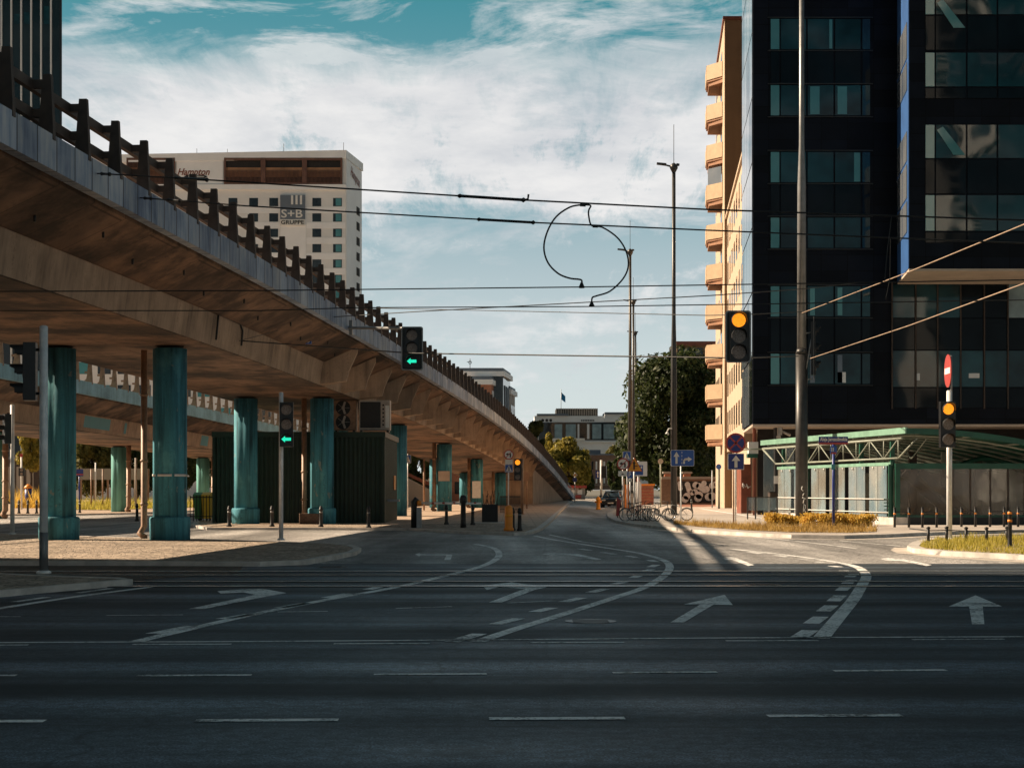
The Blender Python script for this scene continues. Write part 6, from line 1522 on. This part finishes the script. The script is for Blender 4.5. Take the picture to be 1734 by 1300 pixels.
tree('broadleaf_tree', 1141, 195, 596, 214, 828, M['leaf_dark'], 'big dark green tree towering over the graffiti wall', 40000, .3, 3, lobes=60, lr=.9)
tree('broadleaf_tree', 1192, 215, 655, 110, 828, M['leaf_dark'], 'dark tree half hidden behind the ochre balconies', 9000, .34, 5, lobes=18)
tree('broadleaf_tree', 1076, 205, 700, 64, 828, M['leaf_dark'], 'smaller dark tree against the left flank of the big dark tree', 7000, .3, 6, lobes=14)
tree('golden_tree', 962, 262, 742, 80, 838, M['leaf_gold'], 'golden green tree beyond the foot of the ramp', 11000, .36, 8, lobes=18)
tree('golden_tree', 935, 290, 728, 26, 772, M['leaf_gold'], 'small round golden tree just above the ramp end', 2600, .3, 9, lobes=8)
tree('olive_tree', 908, 310, 711, 44, 765, M['leaf_olive'], 'olive green tree left of the far glass building', 4200, .38, 10, lobes=10)
tree('olive_tree', 985, 285, 785, 46, 842, M['leaf_dark'], 'dark shrubby tree under the golden tree crown', 5000, .34, 12, lobes=12)
tree('olive_tree', 1040, 250, 770, 30, 846, M['leaf_dark'], 'narrow dark tree right of the brick house', 4200, .3, 13, lobes=10)
tree('olive_tree', 1050, 400, 750, 60, 800, M['leaf_olive'], 'olive tree in front of the far glass building', 3000, .5, 14, lobes=10)
tree('golden_tree', 52, 165, 722, 52, 795, M['leaf_gold'], 'golden tree at the far left under the far viaduct', 7000, .22, 15, lobes=14)
for i, (px, w, yt, D, mt, lb) in enumerate(((160,90,722,185,'leaf_olive','olive dark tree between the thick and slim turquoise columns'),(232,80,728,190,'leaf_dark','dark tree right of the slim turquoise column'),(110,60,735,200,'leaf_dark','dark tree hidden behind the thick left column'),(300,90,735,200,'leaf_dark','dark tree behind the second thick column'),(380,80,740,205,'leaf_dark','dark tree seen beside the recycling bins'),(705,60,722,200,'leaf_dark','dark tree seen past the shed corner'),(775,60,745,225,'leaf_dark','dark tree between the far ramp columns'),(480,70,735,205,'leaf_dark','dark tree behind the shed'))):
    tree('broadleaf_tree', px, D, yt, w, 838, M[mt], lb, 6500, .3, 30+i, lobes=14)
# yellow hedges on the verge
def hedge(px0, px1, D, h, label, seed, n=2600):
    rr_ = random.Random(seed); xa, xb = W(px0,0,D)[0], W(px1,0,D)[0]; t = thing('yellow_hedge', ((xa+xb)/2,D,0), label, 'hedge')
    m = MB(); vs = []; fs = []
    tufts = [(xa+(xb-xa)*(k+.5)/max(1,int((xb-xa)/.3))+rr_.uniform(-.1,.1), D+rr_.uniform(-.25,.25), h*rr_.uniform(.7,1.1)) for k in range(int((xb-xa)/.3))]
    for k in range(n):
        tx, ty, th_ = tufts[rr_.randrange(len(tufts))]; s = rr_.random()**.7
        p = V3(tx+rr_.gauss(0,.15)*(.6+s*.5), ty+rr_.gauss(0,.16), .1+s*th_)
        u = V3(rr_.gauss(0,.45),rr_.gauss(0,.45),1).normalized(); v = u.orthogonal().normalized(); v = Matrix.Rotation(rr_.uniform(0,6.28),3,u)@v
        l = rr_.uniform(.035,.075); i = len(vs); vs += [p-u*l,p-v*l*.5,p+u*l,p+v*l*.5]; fs.append((i,i+1,i+2,i+3))
    m.add(vs, fs); m.build('foliage', M['leaf_yellow'], t)
    m = MB()
    for tx, ty, th_ in tufts: m.tube([(tx,ty,.1),(tx+rr_.uniform(-.05,.05),ty,.1+th_*.7)], .012, 4)
    m.build('stem', M['bark'], t)
hedge(1303, 1350, 69.5, .52, 'low yellow hedge left of the thick grey mast', 1, 3200)
hedge(1358, 1478, 67.5, .55, 'long low yellow hedge right of the thick grey mast', 2, 7600)
def blades(name, poly, n, h, mat, z=.12, seed=4, thin=.012):
    rr_ = random.Random(seed); xs = [p[0] for p in poly]; ys = [p[1] for p in poly]; m = MB(); vs = []; fs = []; c = 0
    def inside(x, y):
        r_ = False; j = len(poly)-1
        for i in range(len(poly)):
            if (poly[i][1] > y) != (poly[j][1] > y) and x < (poly[j][0]-poly[i][0])*(y-poly[i][1])/(poly[j][1]-poly[i][1])+poly[i][0]: r_ = not r_
            j = i
        return r_
    while c < n:
        x, y = rr_.uniform(min(xs),max(xs)), rr_.uniform(min(ys),max(ys))
        if not inside(x, y): continue
        c += 1; a = rr_.uniform(0,PI); hh = h*rr_.uniform(.4,1.25)*(.35+1.3*max(0,math.sin(x*2.3+1.7*math.sin(y*1.9))*math.sin(y*2.9+x*.7)+.25)**.8); lx_, ly_ = rr_.gauss(0,.35)*hh, rr_.gauss(0,.35)*hh; w = thin*rr_.uniform(.7,1.6); i = len(vs)
        vs += [(x-w*math.cos(a),y-w*math.sin(a),z-.02),(x+w*math.cos(a),y+w*math.sin(a),z-.02),(x+lx_,y+ly_,z+hh)]; fs.append((i,i+1,i+2))
    m.add(vs, fs); return tag(m.build(name, mat, origin=(0,0,0)), kind='stuff')
struct(MB().sheet(gp([(1140,891.5),(1185,896.5),(1262,902.5),(1340,906.5),(1440,907.5),(1484,905.5),(1484,899),(1300,896),(1190,891),(1145,888.5)]), .124), 'verge_soil', M['earth'])
tag(blades('verge_grass', gp([(1140,891.5),(1185,896.5),(1262,902.5),(1340,906.5),(1440,907.5),(1484,905.5),(1484,899),(1300,896),(1190,891),(1145,888.5)]), 9000, .17, M['drygrass'], .12, 5), 'dry brownish verge grass along the right kerb', 'grass')
tag(blades('island_grass', gin, 26000, .13, M['grass'], .11, 6), 'yellow-green grass on the right island', 'grass')
lg = gp([(120,865),(190,866),(250,863),(330,861),(330,856),(120,857)])
struct(MB().sheet(lg, .108), 'left_verge', M['earth'])
tag(blades('left_grass', lg, 9000, .5, M['grass'], .1, 8, .03), 'yellow grass strip behind the slim turquoise columns', 'grass')
lg = gp([(22,862),(72,862),(72,858),(22,858)])
tag(blades('left_flowers', lg, 2600, .9, M['leaf_yellow'], .1, 9, .05), 'yellow bushes under the golden tree at far left', 'shrubs')
# left background: hoarding, low wall and stair parapet
D = 150.; xa, xb = W(136,0,D)[0], W(250,0,D)[0]
t = thing('brown_hoarding', ((xa+xb)/2,D,0), 'long brown hoarding panel raised on posts behind the slim column', 'hoarding')
m = MB(); m.box(xa,xb,D,D+.15,H+(HY-812)*D/F,H+(HY-793)*D/F); m.build('panel', M['hotel_band'], t)
for k in range(6): xx = xa+(xb-xa)*k/5; m = MB(); m.box(xx-.08,xx+.08,D+.16,D+.3,.1,H+(HY-793)*D/F); m.build('post', M['pipe'], t)
D = 175.; xa, xb = W(-40,0,D)[0], W(72,0,D)[0]; t = thing('low_building', ((xa+xb)/2,D,0), 'low dark brown building behind the golden tree', 'building')
m = MB(); m.box(xa,xb,D,D+8,0,H+(HY-778)*D/F); m.build('wall', M['railbrown'], t); m = MB(); m.box(xa-.2,xb+.2,D-.2,D+8,H+(HY-778)*D/F,H+(HY-774)*D/F); m.build('roof', M['grey_panel'], t)
for a, b in ((10,22),(28,40),(45,57)):
    m = MB(); m.box(W(a,0,D)[0],W(b,0,D)[0],D-.06,D-.004,.5,H+(HY-790)*D/F); m.build('shopfront', M['hotel_band'], t)
D = 140.; xa, xb = W(42,0,D)[0], W(54,0,D)[0]; t = thing('poster_column', ((xa+xb)/2,D,0), 'round blue advertising column with an orange cap at far left', 'column')
m = MB(); xc = (xa+xb)/2; m.lathe([(.3,.1),(.3,1.7)], (xc,D,0), 16); m.build('drum', M['blue_dark'], t); m = MB(); m.lathe([(.36,1.7),(.36,1.8),(.1,2.05)], (xc,D,0), 16); m.build('cap', M['orange'], t)
D = 155.; pa, pb = W(688,0,D), W(745,0,D+10); t = thing('stair_parapet', (W(716,0,D)[0],D,0), 'sloping stair parapet with graffiti behind the shed', 'wall')
m = MB(); m.prism([(W(684,0,D)[0],D,0),(W(746,0,D)[0],D,0),(W(746,0,D)[0],D,H+(HY-838)*D/F),(W(684,0,D)[0],D,H+(HY-806)*D/F)], (0,.4,0)); m.build('wall', M['hotel_band'], t)
m = MB(); m.bar((W(684,0,D)[0],D-.02,H+(HY-800)*D/F),(W(746,0,D)[0],D-.02,H+(HY-828)*D/F),.08,.3); m.build('handrail', M['redbrown'], t)
D = 215.; xa, xb = W(740,0,D)[0], W(830,0,D)[0]; t = thing('brick_annex', ((xa+xb)/2,D,0), 'brick building glimpsed between the far ramp columns', 'building')
m = MB(); m.box(xa,xb,D,D+8,0,H+(HY-795)*D/F); m.build('wall', M['brick_red'], t)
for k in range(5): m = MB(); xx = xa+1+k*1.3; m.box(xx,xx+.7,D-.05,D-.004,1,2.6); m.build('window', M['window_dark'], t)
# ================================================================== SKY AND SUN
AZ = math.radians(15); EL = math.radians(34.4)
w = bpy.data.worlds.new('World'); sc.world = w; w.use_nodes = True
nt = w.node_tree; bgn = nt.nodes['Background']
sky = N(nt, 'ShaderNodeTexSky', sky_type='NISHITA'); sky.sun_disc = False; sky.sun_elevation = EL; sky.sun_rotation = math.radians(-75) % (2*PI)
sky.air_density = 1.; sky.dust_density = .6; sky.ozone_density = 1.
tc = N(nt, 'ShaderNodeTexCoord'); sep = N(nt, 'ShaderNodeSeparateXYZ'); nt.links.new(tc.outputs['Generated'], sep.inputs[0])
X, Y, Z = sep.outputs
zc_ = math_(nt, 'ADD', math_(nt, 'MAXIMUM', Z, 0.), .10)
cmb = N(nt, 'ShaderNodeCombineXYZ')
nt.links.new(math_(nt, 'DIVIDE', X, zc_), cmb.inputs[0]); nt.links.new(math_(nt, 'DIVIDE', Y, zc_), cmb.inputs[1])
def wn(scale, det, rough, dist, sc3=(1,1,1), rot=0.):
    mp = N(nt, 'ShaderNodeMapping'); mp.inputs['Scale'].default_value = sc3; mp.inputs['Rotation'].default_value = (0,0,rot); nt.links.new(cmb.outputs[0], mp.inputs[0])
    return noise(nt, mp.outputs[0], scale, det, rough, dist)
n1 = wn(1.5, 11, .62, .12, (1.,.75,1), .25)
n2 = wn(7., 12, .7, .35, (1,.22,1), -.5)
n3 = wn(.6, 3, .5, .1)
f = math_(nt, 'ADD', math_(nt, 'MULTIPLY', n1, .46), math_(nt, 'ADD', math_(nt, 'MULTIPLY', n2, .40), math_(nt, 'MULTIPLY', n3, .14)))
zw_ = math_(nt, 'ADD', Z, math_(nt, 'ADD', math_(nt, 'MULTIPLY', math_(nt, 'SUBTRACT', n1, .5), .13), math_(nt, 'MULTIPLY', math_(nt, 'SUBTRACT', n2, .5), .12)))
band = ramp(nt, zw_, [(0., .50), (.09, .50), (.135, .475), (.17, .54), (.198, .655), (.235, .615), (.262, .475), (.30, .38), (.5, .46), (1., .46)])
front = ramp(nt, Y, [(0., .30), (.45, .30), (.75, .50)])     # the sky behind the camera is clear
bw_ = math_(nt, 'ADD', f, math_(nt, 'ADD', math_(nt, 'SUBTRACT', band, .5), math_(nt, 'SUBTRACT', front, .5)))
cv2 = N(nt, 'ShaderNodeCombineXYZ'); nt.links.new(X, cv2.inputs[0]); nt.links.new(Z, cv2.inputs[1])
mp2 = N(nt, 'ShaderNodeMapping'); mp2.inputs['Rotation'].default_value = (0,0,-.5); mp2.inputs['Scale'].default_value = (9.,34.,1.); nt.links.new(cv2.outputs[0], mp2.inputs[0])
n4 = noise(nt, mp2.outputs[0], 1., 9, .66, .5)
reach = ramp(nt, n3, [(.42, 0.), (.6, 1.)])
wisp = ramp(nt, math_(nt, 'ADD', n4, math_(nt, 'MULTIPLY', reach, .1)), [(.52, 0.), (.66, .85)])
wisp = mix(nt, 1., wisp, ramp(nt, Z, [(.06, .25), (.13, .5), (.2, .9), (.3, .8), (.5, .3)]), 'MULTIPLY')
bw_ = math_(nt, 'ADD', bw_, math_(nt, 'MULTIPLY', math_(nt, 'SUBTRACT', n4, .5), .22))
cl0 = ramp(nt, bw_, [(.475, 0.), (.54, .5), (.63, 1.)])
cl = mix(nt, 1., cl0, wisp, 'LIGHTEN')
tint = mix(nt, 1., sky.outputs[0], (.66, .98, .84), 'MULTIPLY')
skyc = ramp(nt, Z, [(0., (6.,6.2,6.3)), (.07, (5.3,5.75,5.95)), (.13, (3.7,4.4,4.75)), (.2, (1.4,2.9,3.4)), (.285, (.4,2.1,2.5)), (.42, (.4,1.05,1.3)), (1., (.42,.85,1.05))])
base = mix(nt, .88, tint, skyc)
cshade = ramp(nt, n1, [(.34, (4.2,4.5,4.9)), (.6, (6.9,6.85,6.8))])
out = mix(nt, cl, base, cshade)
away = ramp(nt, Y, [(-.0, .55), (.4, .6), (.85, 1.)])   # the sky opposite the bright side is deeper
out = mix(nt, 1., mix(nt, cl, base, cshade), away, 'MULTIPLY')
nt.links.new(out, bgn.inputs['Color']); bgn.inputs['Strength'].default_value = .062
sl = bpy.data.lights.new('sun', 'SUN'); sl.energy = 5.; sl.angle = math.radians(.5); sl.color = (1., .8, .58)
so_ = bpy.data.objects.new('sun', sl); COL.objects.link(so_); so_.location = (-60, 40, 60)
dv = V3(math.cos(AZ)*math.cos(EL), -math.sin(AZ)*math.cos(EL), -math.sin(EL)); so_.rotation_euler = dv.to_track_quat('-Z','Y').to_euler()
sc.view_settings.view_transform = 'Standard'; sc.view_settings.look = 'None'; sc.view_settings.exposure = 1.0; sc.view_settings.gamma = 1
sc.cycles.max_bounces = 6; sc.cycles.transparent_max_bounces = 12
